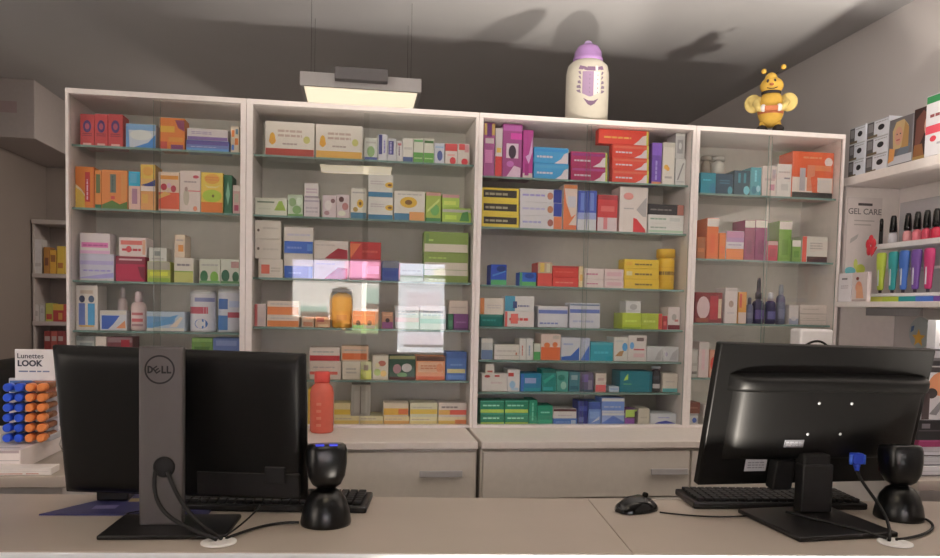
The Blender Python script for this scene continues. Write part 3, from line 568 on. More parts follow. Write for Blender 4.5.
place(2,3,[
 b(480,314.6,502.8,328.2,(15,95,85),'flat teal-green carton under a cream one',[T(.1,.4,.7,.7,(50,130,115)),top(.15,(60,115,100))]),
 b(480,298,503.8,314.6,(188,172,155),'cream carton with orange left edge',[lft(.17,(205,120,60)),T(.3,.35,.9,.65,(170,155,145),2)]),
 b(504.6,311.5,534,328.6,(186,172,162),'white carton with red lettering',[T(.15,.35,.8,.7,(185,65,60)),lft(.08,(185,80,75)),R(.2,.2,.45,.85,(195,90,80))]),
 b(504.6,296,534,311.5,(184,175,165),'white carton with teal left end',[lft(.35,(60,125,145)),R(.28,.2,.42,.65,(50,60,100)),T(.45,.25,.85,.5,(110,110,130))]),
 b(538,306,567.8,329,(180,174,172),'white carton with blue stripe, left one',[R(0,.65,1,.82,(95,105,155)),T(.05,.12,.7,.28,(110,115,150)),top(.08,(185,178,170))]),
 b(569.5,303,599.8,329.3,(178,172,172),'white carton with blue stripe, right one',[R(0,.6,1,.75,(85,100,155)),R(0,.9,1,.96,(100,110,130)),T(.1,.2,.8,.35,(150,150,165))]),
 b(622.4,313,641,329.8,(150,160,35),'lime carton under a small grey one',[T(.15,.4,.8,.65,(170,180,70)),bot(.12,(120,140,40))]),
 b(641.4,313.5,662.2,330.2,(145,155,40),'lime carton with red right end',[rgt(.18,(180,60,55)),T(.1,.4,.7,.65,(170,175,80))]),
 b(626,301,641,313,(175,168,160),'small grey-white carton on a lime one',[O(.5,.5,.25,.25,(140,135,130)),T(.1,.1,.9,.25,(150,145,140))]),
 b(662.6,316,667.3,330.5,(150,40,45),'very narrow red carton',[R(.2,.3,.8,.6,(180,80,75))]),
 b(668,307,681.7,330.8,(184,168,158),'white carton with dark red base',[bot(.2,(110,40,45)),O(.5,.55,.2,.15,(150,140,130)),R(.55,.35,.85,.45,(170,100,95))])])
place(2,4,[
 b(481.3,338.4,492.8,359,(170,165,155),'grey-white carton with dull blue base',[bot(.45,(90,105,130)),top(.2,(185,176,162))]),
 b(494.3,344.6,519,359.6,(182,170,155),'flat cream carton with faint lines',[R(0,.25,1,.3,(160,148,135)),T(.1,.5,.9,.7,(165,152,140)),O(.9,.4,.04,.1,(170,110,90))]),
 b(519.5,338.4,525.9,360,(182,172,160),'narrow white carton, left of two',[V(.3,.2,.7,.7,(170,100,90))]),
 b(526.3,338.4,533,360.2,(180,172,162),'narrow white carton, right of two',[V(.3,.2,.7,.7,(110,125,140))]),
 b(533.7,343.5,540.4,360.3,(172,170,150),'narrow white carton with green base',[bot(.5,(70,135,75))]),
 b(541,334,560.5,360.6,(190,165,150),'white box with orange base and splashes',[bot(.5,(200,95,50)),O(.3,.58,.16,.1,(200,110,60)),O(.72,.6,.14,.1,(205,110,60)),R(.6,.82,.95,.95,(170,155,140))]),
 b(561.3,337.4,580.4,361.2,(178,174,172),'white carton with blue diagonal, left one',[P((45,85,150),(0,0),(.95,0),(.95,.6),(.5,.2),(0,.15)),T(.1,.65,.6,.8,(130,140,165))]),
 b(580.8,338,589.8,361.6,(165,165,175),'white carton with blue diagonal, right one',[P((55,95,160),(0,0),(.95,0),(.95,.7),(.4,.3)),T(.1,.75,.8,.88,(150,150,165))]),
 b(590.5,342.5,613,362.3,(25,130,140),'teal box between white cartons',[top(.12,(60,145,150)),T(.15,.35,.8,.6,(60,155,160))]),
 b(613.8,337.4,627.6,362.6,(184,174,160),'white carton with blue dot and tan animal',[O(.8,.6,.2,.18,(60,130,170)),P((150,110,70),(.1,.2),(.6,.2),(.75,.45),(.4,.4)),R(.1,.8,.7,.9,(170,165,155))]),
 b(628,335.3,646.5,362.9,(184,170,158),'white carton with red line and brown mark',[R(.3,.42,.9,.48,(170,70,75)),R(.45,.78,.85,.92,(100,80,75)),O(.2,.6,.12,.14,(90,140,175)),R(.3,.15,.9,.3,(185,150,145))]),
 b(647,346.6,662.8,363.2,(172,166,160),'flat grey-white carton, left one',[P((150,144,140),(.5,.1),(.9,.1),(.95,.9),(.7,.6))]),
 b(663.2,347,679.5,363.5,(172,166,160),'flat grey-white carton, right one',[P((150,144,140),(.4,.1),(.9,.1),(.95,.9),(.6,.6)),O(.2,.5,.08,.15,(140,130,140))])])
place(2,5,[
 b(482,373.5,507,393,(182,170,158),'white box under a small carton',[O(.2,.85,.12,.08,(160,60,55)),T(.35,.4,.8,.6,(175,150,145)),R(.5,.82,.7,.93,(160,70,65))]),
 b(485.5,364,494.5,373.5,(184,170,155),'small cream carton on a white box',[R(.2,.1,.8,.3,(160,80,70))]),
 b(507.5,369.3,519.7,393.3,(180,170,162),'white carton with red corner and blue print',[R(.05,.68,.5,.85,(165,60,55)),O(.4,.3,.25,.18,(130,160,175)),R(.3,.05,.9,.15,(150,170,180))]),
 b(520.5,373.5,541.2,394,(30,105,135),'blue-teal box with pale pink spot',[R(.2,.45,.75,.75,(140,145,175)),bot(.2,(25,120,130)),lft(.15,(50,90,150))]),
 b(541.8,369.3,556,394.3,(15,110,100),'green-teal carton with dark swirl',[P((40,140,120),(.1,.5),(.8,.8),(.9,.7),(.2,.35)),R(.1,.05,.8,.2,(40,130,130)),top(.15,(15,75,65))]),
 b(556.5,371.4,568.3,394.7,(60,130,115),'green carton with pale leaf shapes',[O(.6,.3,.25,.2,(130,165,145)),O(.4,.7,.3,.15,(20,105,90))]),
 b(569,372,579.6,395,(60,105,110),'grey-teal carton',[R(.2,.6,.8,.85,(120,140,140)),R(.1,.1,.9,.3,(40,85,95))]),
 b(580,372.4,593.5,395.5,(85,75,95),'dark mauve carton',[R(.15,.5,.6,.9,(100,80,130)),R(.6,.1,.9,.6,(120,110,120)),bot(.1,(60,80,90))]),
 b(595.5,373.4,606,396,(182,165,150),'white carton with pink-red base',[bot(.38,(190,85,85)),R(.2,.6,.8,.75,(165,140,130))]),
 b(609,386.8,619,396.3,(165,170,175),'small pale blue carton',[R(.1,.4,.9,.7,(130,150,170))]),
 b(620,371.4,652.2,396.8,(5,100,110),'large teal box with lime green mark',[P((160,185,70),(.1,.55),(.24,.6),(.24,.9),(.16,.75)),T(.1,.35,.35,.43,(90,160,90)),R(.92,0,1,1,(10,80,90))]),
 b(653,366,661.8,396.8,(40,38,42),'black bottle with pale label patches',[R(.1,.1,.8,.35,(165,155,150)),R(.1,.6,.9,.8,(60,60,66))],k='wide',cap=(140,140,140)),
 b(662.6,373.4,681,397,(180,165,148),'cream box with teal base',[bot(.2,(80,150,145)),T(.2,.5,.8,.65,(165,150,138))])])
gy=[bot(.28,(150,170,60)),T(.1,.5,.8,.75,(130,180,150)),R(0,.9,1,1,(60,140,110))]
place(2,6,[
 *[b(x0,y0,x1,y1,(0,110,80),'green carton with yellow strip, %s'%n,gy) for x0,x1,y0,y1,n in ((480.3,504.2,413,426.8,'lower left of four'),(504.8,528.4,413,427,'lower right of four'),(480.3,504.2,400.5,413,'upper left of four'),(504.8,528.4,400.5,413,'upper right of four'))],
 b(528.9,400,537.2,427,(10,115,85),'upright green carton beside four flat ones',[V(.3,.2,.7,.9,(90,160,130)),bot(.08,(130,170,70))]),
 b(537.7,405.4,552.6,427.2,(5,115,85),'green box with pale lettering',[T(.2,.6,.8,.75,(120,175,150)),bot(.3,(20,130,95))]),
 b(553.2,418.5,577,427.3,(55,95,150),'flat blue carton under a white one',[R(.75,.2,.95,.8,(150,160,170)),T(.1,.4,.7,.7,(110,140,180))]),
 b(553.2,409,576.5,418.5,(180,168,158),'flat white carton with dark top edge',[top(.25,(70,30,35)),T(.2,.2,.8,.45,(160,145,145))]),
 b(577.8,401,588,427.4,(38,45,110),'navy carton',[R(.1,.6,.9,.8,(60,70,140)),R(.1,.15,.6,.35,(80,90,150))]),
 b(588.4,402,600.8,427.6,(90,115,160),'blue and white carton',[R(.1,.3,.9,.6,(120,145,185)),top(.3,(50,70,130)),P((175,175,180),(.2,.1),(.9,.4),(.9,.25))]),
 b(601.6,413,624.5,428,(130,145,180),'blue and white carton, lower of two',[P((70,95,155),(0,.2),(.5,.8),(1,.3),(1,0),(0,0)),top(.18,(180,174,170))]),
 b(601.6,398,624.5,413,(95,120,170),'blue and white carton, upper of two',[top(.22,(182,176,170)),T(.1,.3,.85,.55,(150,160,190)),bot(.15,(170,168,172))]),
 b(625.2,409.5,636.8,428.2,(115,55,125),'carton with lime top and purple base',[top(.5,(150,170,70)),R(.1,.45,.9,.55,(80,60,50)),R(.8,.1,1,.9,(50,40,45))]),
 b(638,408.5,649.5,428.4,(170,158,138),'plain beige carton',[T(.2,.4,.8,.6,(150,138,122))]),
 b(650.2,413.6,678,428.8,(180,176,174),'white box with dark blue wave',[P((50,60,140),(.05,.05),(.97,.05),(.97,.2),(.6,.42),(.3,.3)),T(.3,.6,.75,.78,(130,130,165))]),
 b(669,398,681,428,(110,85,72),'brown box behind a white and blue one',[R(.2,.3,.8,.6,(125,100,85))],back=1)])
# ---- rightmost cabinet
place(3,0,[
 b(700.5,172.7,715.8,195.8,(8,112,126),'bright cyan carton',[O(.8,.25,.2,.25,(20,100,125)),T(.15,.6,.7,.75,(60,170,180))],n='cosmetics_box'),
 b(716.3,173.8,732.8,196,(8,52,70),'dark petrol blue carton',[T(.2,.5,.8,.75,(40,90,108),2),O(.85,.2,.15,.2,(60,125,135))],n='cosmetics_box'),
 b(734,170.5,750,196.5,(8,55,68),'dark teal carton',[R(.25,.5,.4,.9,(30,110,120)),R(.6,.5,.75,.9,(30,110,120)),O(.8,.2,.2,.18,(90,160,165))],n='cosmetics_box'),
 b(750.6,167.3,761.2,196.8,(62,128,134),'pale teal carton with round marks',[O(.35,.2,.25,.14,(30,100,115)),O(.75,.25,.2,.12,(140,180,180)),V(.3,.5,.7,.9,(110,175,175))],n='cosmetics_box'),
 b(703,155,713,196,(130,115,98),'brown jar behind cyan cartons',[R(.1,.5,.9,.8,(110,95,80))],k='wide',back=1,cap=(140,128,112)),
 b(714,155,727,196,(175,166,150),'pale jar behind cyan cartons',[R(.1,.5,.9,.8,(150,140,125))],k='wide',back=1,cap=(160,150,136)),
 b(762,166,776.3,196.8,(184,165,152),'white carton with pink marks',[R(.55,.2,.9,.4,(170,110,120)),T(.2,.5,.9,.65,(165,140,135)),R(.7,.6,.95,.9,(150,135,135))],n='cosmetics_box'),
 b(776.8,164,791.4,197.2,(182,170,158),'plain white carton',[T(.1,.72,.9,.82,(155,142,132)),R(.5,.55,.9,.6,(120,110,110)),R(.3,.2,.8,.4,(165,155,145))],n='cosmetics_box'),
 b(792,152,835,197.8,(205,85,45),'large orange box picturing white products',[bot(.45,(188,170,155)),R(0,.45,.72,.52,(205,85,45)),R(.18,.15,.32,.65,(150,140,140)),R(.36,.15,.55,.72,(185,110,80)),P((205,85,45),(.5,.12),(.68,.12),(.6,.5),(.45,.45)),O(.88,.8,.1,.1,(190,170,160)),T(.25,.85,.7,.93,(205,130,90)),R(.55,.6,.95,.72,(205,115,70)),bot(.12,(45,42,40)),R(.62,.13,.95,.4,(178,164,152))],n='cosmetics_box')])
place(3,1,[
 b(697,237,705.3,261,(150,85,45),'narrow brown-orange carton',[R(.1,.3,.9,.5,(170,100,55))]),
 b(706.8,218,718.4,261.2,(200,92,28),'tall orange carton with white top',[top(.2,(185,170,156)),R(.3,.15,.7,.6,(190,75,25))],n='shampoo_box'),
 b(719,233,725.6,261.3,(205,105,28),'slim plain orange carton',[R(.2,.2,.8,.5,(190,85,25))],n='shampoo_box'),
 b(726,231,743.8,261.5,(180,165,165),'white carton with mauve band and orange base',[top(.28,(165,110,135)),R(0,.42,1,.66,(185,172,170)),R(0,.62,1,.78,(150,110,140)),bot(.38,(205,110,40)),T(.1,.48,.9,.58,(150,130,145))]),
 b(744.4,220,754.6,261.8,(120,30,70),'magenta carton with white top, left of two',[top(.18,(185,170,156)),R(.25,.15,.75,.5,(105,28,65))],n='shampoo_box'),
 b(755.2,220,767,262,(120,28,78),'magenta carton with white top, right of two',[top(.18,(185,170,156)),R(.25,.15,.75,.5,(105,25,70))],n='shampoo_box'),
 b(767.5,241,777.8,262,(165,38,58),'short red carton',[top(.2,(165,120,115)),R(.2,.2,.8,.6,(145,35,50))],n='shampoo_box'),
 b(778.9,221,791.4,262.3,(95,130,38),'tall green carton with white top',[top(.2,(185,170,156)),R(.25,.15,.75,.55,(85,118,34))],n='shampoo_box'),
 b(792,240,800.9,262.5,(110,140,60),'short green carton with white top',[top(.3,(182,168,155)),R(.2,.2,.8,.5,(90,125,45))]),
 b(801.9,236.5,827.6,263,(182,170,155),'white box with red side and dark base',[lft(.17,(200,75,55)),R(.2,0,1,.22,(75,50,42)),T(.3,.5,.8,.8,(150,140,130),3)])])
place(3,2,[
 b(694.9,292.4,722.2,324.8,(110,25,32),'dark red box with pale oval',[O(.3,.5,.24,.38,(182,150,145)),R(.55,.1,.85,.9,(150,25,38)),R(.86,.15,.98,.8,(175,150,120)),R(.05,.02,.5,.15,(130,60,40))]),
 b(724.8,288,737.3,325,(182,165,155),'white carton with brown mark',[O(.5,.55,.2,.1,(140,115,100)),top(.08,(165,150,140)),T(.2,.25,.8,.35,(165,150,145))]),
 b(738.4,292,746.4,325.3,(180,120,45),'amber carton with white base',[bot(.35,(180,155,140)),R(.1,.5,.4,.95,(170,60,40))]),
 b(747.6,297,754.6,325.5,(70,72,90),'small grey-navy bottle',[R(.1,.2,.9,.6,(90,90,105))],k='bottle',cap=(60,60,75)),
 b(755.6,278,767.2,325.8,(28,24,62),'tall navy dropper bottle',[R(.15,.15,.85,.7,(70,55,110))],k='dropper',n='dropper_bottle',cap=(20,20,40)),
 b(767.9,292,777.9,326,(30,28,66),'navy bottle with silver cap',[R(.15,.15,.85,.6,(85,80,125))],k='bottle',cap=(170,165,165)),
 b(778.7,284,787.2,326.2,(82,84,100),'greyish blue bottle with clear cap',[R(.15,.15,.85,.6,(100,100,118))],k='bottle',cap=(130,130,132)),
 b(789,305,798.6,326.6,(178,165,155),'small white carton with grey mark',[bot(.3,(130,130,140)),O(.5,.3,.3,.12,(170,160,155))]),
 b(799.9,315.5,827.6,327.2,(178,160,146),'cream carton, lower of two',[R(0,.45,1,.5,(150,135,122)),T(.1,.6,.7,.8,(160,144,130))]),
 b(799.9,305,827.6,315.5,(180,162,148),'cream carton, upper of two',[R(0,.1,1,.18,(150,135,122)),T(.1,.5,.7,.7,(160,144,130))])])
place(3,3,[
 b(691.5,349,697.8,379,(165,155,142),'narrow grey-white carton at left end',[R(.1,.1,.9,.2,(110,100,92)),R(.1,.4,.9,.5,(150,140,128))]),
 b(698.6,342,708.8,379.3,(180,158,148),'pinkish white carton beside right monitor',[R(.3,.2,.6,.8,(185,150,145)),top(.2,(170,158,146))]),
 b(709.4,350,717,379.6,(175,120,95),'cream carton with red blot behind monitor',[O(.5,.5,.4,.25,(185,55,45))])])
place(3,4,[
 b(688.8,413.6,698,428.8,(178,172,165),'small white carton with blue dot',[O(.6,.45,.25,.22,(50,80,145)),top(.15,(150,145,140))]),
 b(688.8,402.5,700,413.6,(115,70,58),'brown carton lying on a white one',[T(.1,.4,.8,.7,(140,95,80))]),
 b(703.6,405,710,429,(176,164,152),'narrow white carton behind right monitor',[R(.2,.4,.8,.6,(150,140,132))])])
# ---------------------------------------------------------------- on top of the cabinets
zt = ZT+.0006
t = thing('baby_bottle', 'giant cream baby bottle with lilac cap standing on top of the cabinets', 'bottle', (1.05, 3.52, zt))
cream = mat((222, 204, 176), .45, k=.46); lil = mat((166, 118, 164), .45, k=.55); r = .099
mb = MB(); mb.lathe([(r*.93, 0), (r, .012), (r*1.01, .14), (r, .235), (r*.93, .268), (r*.74, .286), (r*.66, .292)], cream, 40); mb.build('flask', t)
mb = MB(); rr = r*1.012
def em(pts, m, k=1):
    pts = [(p[0]*1.22, .158+(p[1]-.142)*1.3) for p in pts]
    def q(a, z): th = -math.pi/2-.1+a/rr; return ((rr+.0006*k)*math.cos(th), (rr+.0006*k)*math.sin(th), z)
    mb.face([q(*p) for p in pts], m)
g1 = mat((130, 108, 120), .5, k=.6); g2 = mat((165, 130, 152), .5, k=.5); g3 = mat((120, 88, 108), .5, k=.6); g4 = mat((215, 195, 180), .5, k=.6)
for i in range(8):   # printed crest: striped shield between two side scrolls, ribbon and tassel below
    x = -.034+i*.0085; em([(x, .10+.004*abs(i-3.5)), (x+.0085, .10+.004*abs(i-2.5)), (x+.0085, .19), (x, .19)], g2 if i < 5 else g4)
for z in (.115, .13, .145, .16, .175): em([(-.008, z), (.026, z), (.026, z+.005), (-.008, z+.005)], g1, 2)
for s in (-1, 1):
    for j in range(5):
        z = .115+j*.016; em([(s*.038, z), (s*(.05+.006*math.sin(j*1.4)), z+.004), (s*(.054+.004*math.cos(j)), z+.012), (s*.042, z+.013)], g1, 2)
    em([(s*.012, .192), (s*.05, .2), (s*.044, .212), (s*.02, .205)], g3, 2)
em([(-.016, .206), (.012, .206), (.018, .192), (-.02, .192)], g3, 3); em([(.014, .192), (.024, .192), (.024, .21), (.014, .21)], g4, 3)
em([(-.03, .098), (-.012, .075), (0, .07), (.014, .078), (.03, .098), (.01, .088), (-.01, .088)], g3, 2)
mb.build('crest_print', t)
mb = MB(); mb.lathe([(r*.7, 0), (r*.7, .018), (r*.66, .022), (r*.62, .05), (r*.48, .073), (r*.22, .085)], lil, 32); c = mb.build('cap', t, (0, 0, .287))
mb = MB(); mb.lathe([(.02, 0), (.02, .008), (.014, .016), (.006, .02)], mat((205, 170, 205), .4), 18); mb.build('nub', c, (0, 0, .082))

t = thing('bee_toy', 'yellow stuffed bee with black boots standing on top of the cabinets', 'toy', (1.967, 3.5, zt), -.47)
by = mat((170, 128, 38), .8, noise=.12, nscale=60, bump=.3); bk = mat((38, 32, 30), .7); bw = mat((205, 190, 175), .7); by2 = mat((178, 150, 80), .75, noise=.12); brn = mat((150, 80, 45), .7)
mb = MB(); mb.ball((0, 0, .125), (.062, .055, .09), by, 24, 18, lambda p: brn if .088 < p.z < .115 and p.y < -.01 else by); mb.build('body', t)
mb = MB(); mb.ball((0, -.005, .232), (.054, .05, .042), by, 24, 14); mb.ball((-.004, -.008, .262), (.03, .03, .034), by, 18, 12)
for s in (-1, 1): mb.ball((-.004+s*.016, -.048, .246), (.006, .005, .009), bk, 10, 8)
mb.ball((-.002, -.055, .228), (.01, .008, .007), brn, 10, 8); mb.tube([(-.022, -.05, .214), (-.008, -.055, .208), (.01, -.055, .208), (.024, -.05, .215)], .002, bk, 6); hd = mb.build('head', t)
mb = MB(); mb.lathe([(.03, 0), (.046, .006), (.046, .014), (.03, .02)], bk, 20); mb.build('collar', t, (0, 0, .19))
for s, tip in ((-1, (-.038, -.005, .305)), (1, (.05, -.005, .32))):
    mb = MB(); mb.tube([(s*.014-.004, 0, .285), (tip[0]*.7, -.002, (tip[2]+.285)/2+.004), tip], .0028, bk, 6); mb.ball(tip, .0125, by, 12, 8); mb.build('antenna', t)
    mb = MB(); mb.ball((s*.08, .018, .158), (.042, .018, .045), by2, 20, 12); mb.build('wing', t)
    mb = MB(); mb.tube([(s*.05, -.005, .17), (s*.068, -.028, .145), (s*.056, -.052, .118), (s*.042, -.06, .11)], [.018, .018, .016, .012], by2, 10); a = mb.build('arm', t)
    mb = MB(); mb.ball((s*.036, -.064, .115), (.014, .012, .018), bw, 14, 10); mb.build('hand', a)
    mb = MB(); mb.tube([(s*.03, 0, .06), (s*.034, -.004, .02)], .02, by, 10); mb.ball((s*.037, -.014, .0225), (.027, .036, .0225), bk, 16, 10); mb.build('foot', t)
mb = MB(); mb.box(-.03, .03, -.078, -.062, .1, .124, mat((165, 90, 50), .6), .004, 2); mb.build('pot', t)

# ---------------------------------------------------------------- ceiling light panels
M_LIT = bpy.data.materials.new('lit_diffuser'); M_LIT.use_nodes = True
bs = M_LIT.node_tree.nodes['Principled BSDF']; bs.inputs['Base Color'].default_value = (.9, .85, .75, 1); bs.inputs['Emission Color'].default_value = (1, .84, .60, 1); bs.inputs['Emission Strength'].default_value = 1.25
tcn = M_LIT.node_tree.nodes.new('ShaderNodeTexNoise'); tcn.inputs['Scale'].default_value = 1.5
mrn = M_LIT.node_tree.nodes.new('ShaderNodeMapRange'); mrn.inputs[3].default_value = 1.22; mrn.inputs[4].default_value = 1.36
M_LIT.node_tree.links.new(tcn.outputs[0], mrn.inputs[0]); M_LIT.node_tree.links.new(mrn.outputs[0], bs.inputs['Emission Strength'])
M_PANEL = mat((135, 126, 118), .5, k=1.2); M_DRV = mat((98, 90, 86), .5, k=.8)
M_LIT2 = M_LIT.copy(); M_LIT2.name = 'bright_diffuser'
for nd_ in M_LIT2.node_tree.nodes:
    if nd_.type == 'MAP_RANGE': nd_.inputs[3].default_value = 8.5; nd_.inputs[4].default_value = 9.5
def led(label, cx, y0, y1, z, lit=None):
    t = thing('ceiling_light', label, 'light', (cx, (y0+y1)/2, z), 0, 'hanging square light panels'); d = (y1-y0)/2
    mb = MB()
    mb.box(-.3, .3, -d, -d+.018, 0, .068, M_PANEL, .002); mb.box(-.3, .3, d-.018, d, 0, .068, M_PANEL, .002)
    mb.box(-.3, -.282, -d+.018, d-.018, 0, .068, M_PANEL, .002); mb.box(.282, .3, -d+.018, d-.018, 0, .068, M_PANEL, .002); mb.box(-.282, .282, -d+.018, d-.018, .03, .066, M_PANEL); mb.build('frame', t)
    mb = MB(); mb.box(-.281, .281, -d+.019, d-.019, .004, .012, lit or M_LIT); mb.build('diffuser', t)
    mb = MB(); mb.box(-.13, .13, -d-.05, -d-.0005, .028, .088, M_DRV, .003); mb.build('driver_box', t)
    for sx in (-.25, .25):
        for sy in (-d+.06, d-.03):
            mb = MB(); mb.tube([(sx, sy, .06), (sx, sy, ZC-z-.001)], .0008, M_BLACKM, 6); mb.build('hanging_wire', t)
led('glowing square light panel hanging behind the second cabinet top', .0, 3.9, 4.30, 2.525)
led('glowing square light panel hanging over the counter', -.03, .40, .82, 2.525, M_LIT2)

# ---------------------------------------------------------------- sales counter
CZ = .98; CA = math.radians(-5.2)
M_CT = mat((172, 152, 132), .4, k=.68, noise=.05, nscale=9, bump=.02); M_LIT_EDGE = mat((214, 206, 196), .4); M_CF = mat((160, 148, 136), .5)
t = thing('sales_counter', 'long pale counter with two monitors standing on it', 'counter', (.22, 1.63, 0), CA)
for x0, x1 in ((-1.9, .3345), (.3355, 2.1)):
    mb = MB(); mb.box(x0, x1, -.214, .21, CZ-.03, CZ, M_CT, .0015); mb.build('worktop', t)
mb = MB(); mb.box(-1.9, 2.1, -.2205, -.2145, CZ-.034, CZ-.0012, M_LIT_EDGE, .002); mb.build('lit_edge_strip', t)  # bright light on the counter's front edge, put in as a whiter colour
mb = MB(); mb.box(-1.88, 2.08, -.19, .19, 0, CZ-.0305, M_CF, .003); mb.build('counter_body', t)
for lab, x0, x1, y0, y1 in (('pale side counter at far left under the papers', -2.1, -.755, 2.12, 2.6), ('pale side counter at far right under stacked boxes', 1.6, 2.62, 1.95, 2.6)):
    t = thing('side_counter', lab, 'counter', ((x0+x1)/2, (y0+y1)/2, 0), 0, 'side counters')
    w, d = (x1-x0)/2, (y1-y0)/2
    mb = MB(); mb.box(-w, w, -d, d, CZ-.03, CZ, M_CT, .002); mb.build('worktop', t)
    mb = MB(); mb.box(-w+.02, w-.02, -d+.02, d-.02, 0, CZ-.0305, M_CF, .003); mb.build('counter_body', t)
Z0 = CZ+.0005

# ---------------------------------------------------------------- left monitor
t = thing('monitor', 'left monitor seen from behind, on a grey stand with round badge', 'monitor', (-.385, 1.61, Z0), 0)
pr = (math.radians(0), 0, 0)
def panelM(X, Y, Z, yaw, tilt, roll, o): 
    return Matrix.Translation(Vector((X, Y, Z))-Vector(o)) @ Matrix.Rotation(yaw, 4, 'Z') @ Matrix.Rotation(tilt, 4, 'X') @ Matrix.Rotation(roll, 4, 'Y')
M1 = panelM(-.373, 1.713, 1.181, -.144, .184, .014, (-.385, 1.61, Z0))
w, h = .537/2, .335/2
M_BK1 = mat((5, 5, 6), .4, raw=True, noise=.1, spec=.35)
mb = MB(); mb.box(-w, w, 0, .012, -h, h, M_BLACKM, .003, 2); mb.xform(M1); p = mb.build('panel', t)
mb = MB(); mb.box(-w+.01, w-.01, .0122, .0135, -h+.018, h-.01, M_GLOSS); mb.xform(M1); mb.build('screen', p)
def bulge(x0, x1, z0, z1, dep, m, ex=6, ez=6, nx=28, nz=14, bow=0.0):
    mb = MB(); V_ = []
    for j in range(nz+1):
        row = []
        for i in range(nx+1):
            u, v = 2*i/nx-1, 2*j/nz-1
            u = math.copysign(abs(u)**.7, u); v = math.copysign(abs(v)**.7, v)
            y = -dep*max(0, 1-abs(u)**ex)**.5*max(0, 1-abs(v)**ez)**.5
            row.append(mb.bm.verts.new(((x0+x1)/2+u*(x1-x0)/2, y, (z0+z1)/2+v*(z1-z0)/2+bow*(1-u*u))))
        V_.append(row)
    k = mb.mi(m)
    for j in range(nz):
        for i in range(nx):
            f = mb.bm.faces.new((V_[j][i], V_[j][i+1], V_[j+1][i+1], V_[j+1][i])); f.material_index = k; f.smooth = True
    return mb
mb = bulge(-w+.002, w-.002, -h+.003, h-.003, .018, M_BK1, 16, 12, 40, 24); mb.xform(M1); p2 = mb.build('back_cover', t)
mb = MB(); mb.box(.03, w-.012, -.0195, -.012, -h+.012, -h+.07, M_BLACKM, .003); mb.box(.18, .225, -.0205, -.016, -h+.045, -h+.085, mat((30, 30, 32), .5, raw=True), .002)
mb.xform(M1); mb.build('port_cover', p2)
# stand: slim grey column, black foot
M_ST = mat((96, 92, 92), .4, raw=True, metal=.2, noise=.05)
def wx(x, y, Y): q = atY(x, y, Y); return q.x+.385, q.z-Z0
xl, zl = wx(140, 440, 1.62); xr, _ = wx(184, 440, 1.62); _, ztop = wx(160, 346.5, 1.62)
cxs = (xl+xr)/2; hw = (xr-xl)/2
mb = MB(); mb.box(cxs-hw, cxs+hw, .0, .026, .009, ztop, M_ST, .004, 2)
st = mb.build('stand_column', t)
mb = MB(); mb.box(cxs-.03, cxs+.03, .0265, .075, ztop-.2, ztop-.1, M_BLACKM, .004); mb.build('mount_arm', st)
# badge: ring and raised letters
bx, bz = wx(158.5, 370, 1.6); br = .0295
mb = MB(); n = 40
dk = mat((22, 21, 22), .35, raw=True)
for i in range(n):
    a0, a1 = 2*math.pi*i/n, 2*math.pi*(i+1)/n
    mb.face([(br*math.cos(a0), 0, br*math.sin(a0)), (br*math.cos(a1), 0, br*math.sin(a1)), ((br-.0034)*math.cos(a1), 0, (br-.0034)*math.sin(a1)), ((br-.0034)*math.cos(a0), 0, (br-.0034)*math.sin(a0))], dk)
bd = mb.build('badge_ring', st, (bx, -.0012, bz))
def letters(parent, loc):
    mb = MB(); s = .0155; T_ = .0042
    def bar(x0, z0, x1, z1): mb.box(x0, x1, -.0008, 0, z0, z1, dk)
    x = -.0235
    bar(x, -s/2, x+T_*.8, s/2)      # D: stem and bow
    k = 10
    for i in range(k):
        a0, a1 = -math.pi/2+math.pi*i/k, -math.pi/2+math.pi*(i+1)/k
        ro, ri = 1, .55
        mb.face([(x+T_*.5+.009*math.cos(a0)*1, -.0008, s/2*math.sin(a0)), (x+T_*.5+.009*math.cos(a1), -.0008, s/2*math.sin(a1)), (x+T_*.5+.0055*math.cos(a1), -.0008, (s/2-.003)*math.sin(a1)), (x+T_*.5+.0055*math.cos(a0), -.0008, (s/2-.003)*math.sin(a0))], dk)
    # E: tilted, the slanted letter of the mark
    mbE = []
    ca, sa = math.cos(.62), math.sin(.62); ex, ez = -.0062, -.0005
    def rq(x0, z0, x1, z1):
        P_ = [(x0, z0), (x1, z0), (x1, z1), (x0, z1)]
        mb.face([(ex+p[0]*ca-p[1]*sa, -.0009, ez+p[0]*sa+p[1]*ca) for p in P_], dk)
    rq(-.005, -.0068, -.0022, .0068)
    for zz in (-.0068, -.0013, .0042): rq(-.005, zz, .0055, zz+.0026)
    for x in (.0035, .0135):        # two Ls
        bar(x, -s/2, x+T_*.8, s/2); bar(x, -s/2, x+.0092, -s/2+.0036)
    return mb.build('badge_lettering', parent, loc)
letters(st, (bx, -.0006, bz))
hx, hz = wx(163, 468, 1.6); 
mb = MB(); mb.bm; mb.lathe([(.0215, 0), (.0215, .002), (.019, .003), (.019, .004)], M_BLACKM, 28); mb.xform(Matrix.Rotation(math.pi/2, 4, 'X')); mb.build('cable_hole', st, (hx, .0, hz))
mb = MB(); mb.box(-.128, .118, -.07, .085, 0, .009, mat((30, 29, 30), .35, raw=True), .003, 2)
mb.xform(Matrix.Translation((.018, 0, 0)) @ Matrix.Rotation(-.05, 4, 'Z')); mb.build('stand_foot', t)

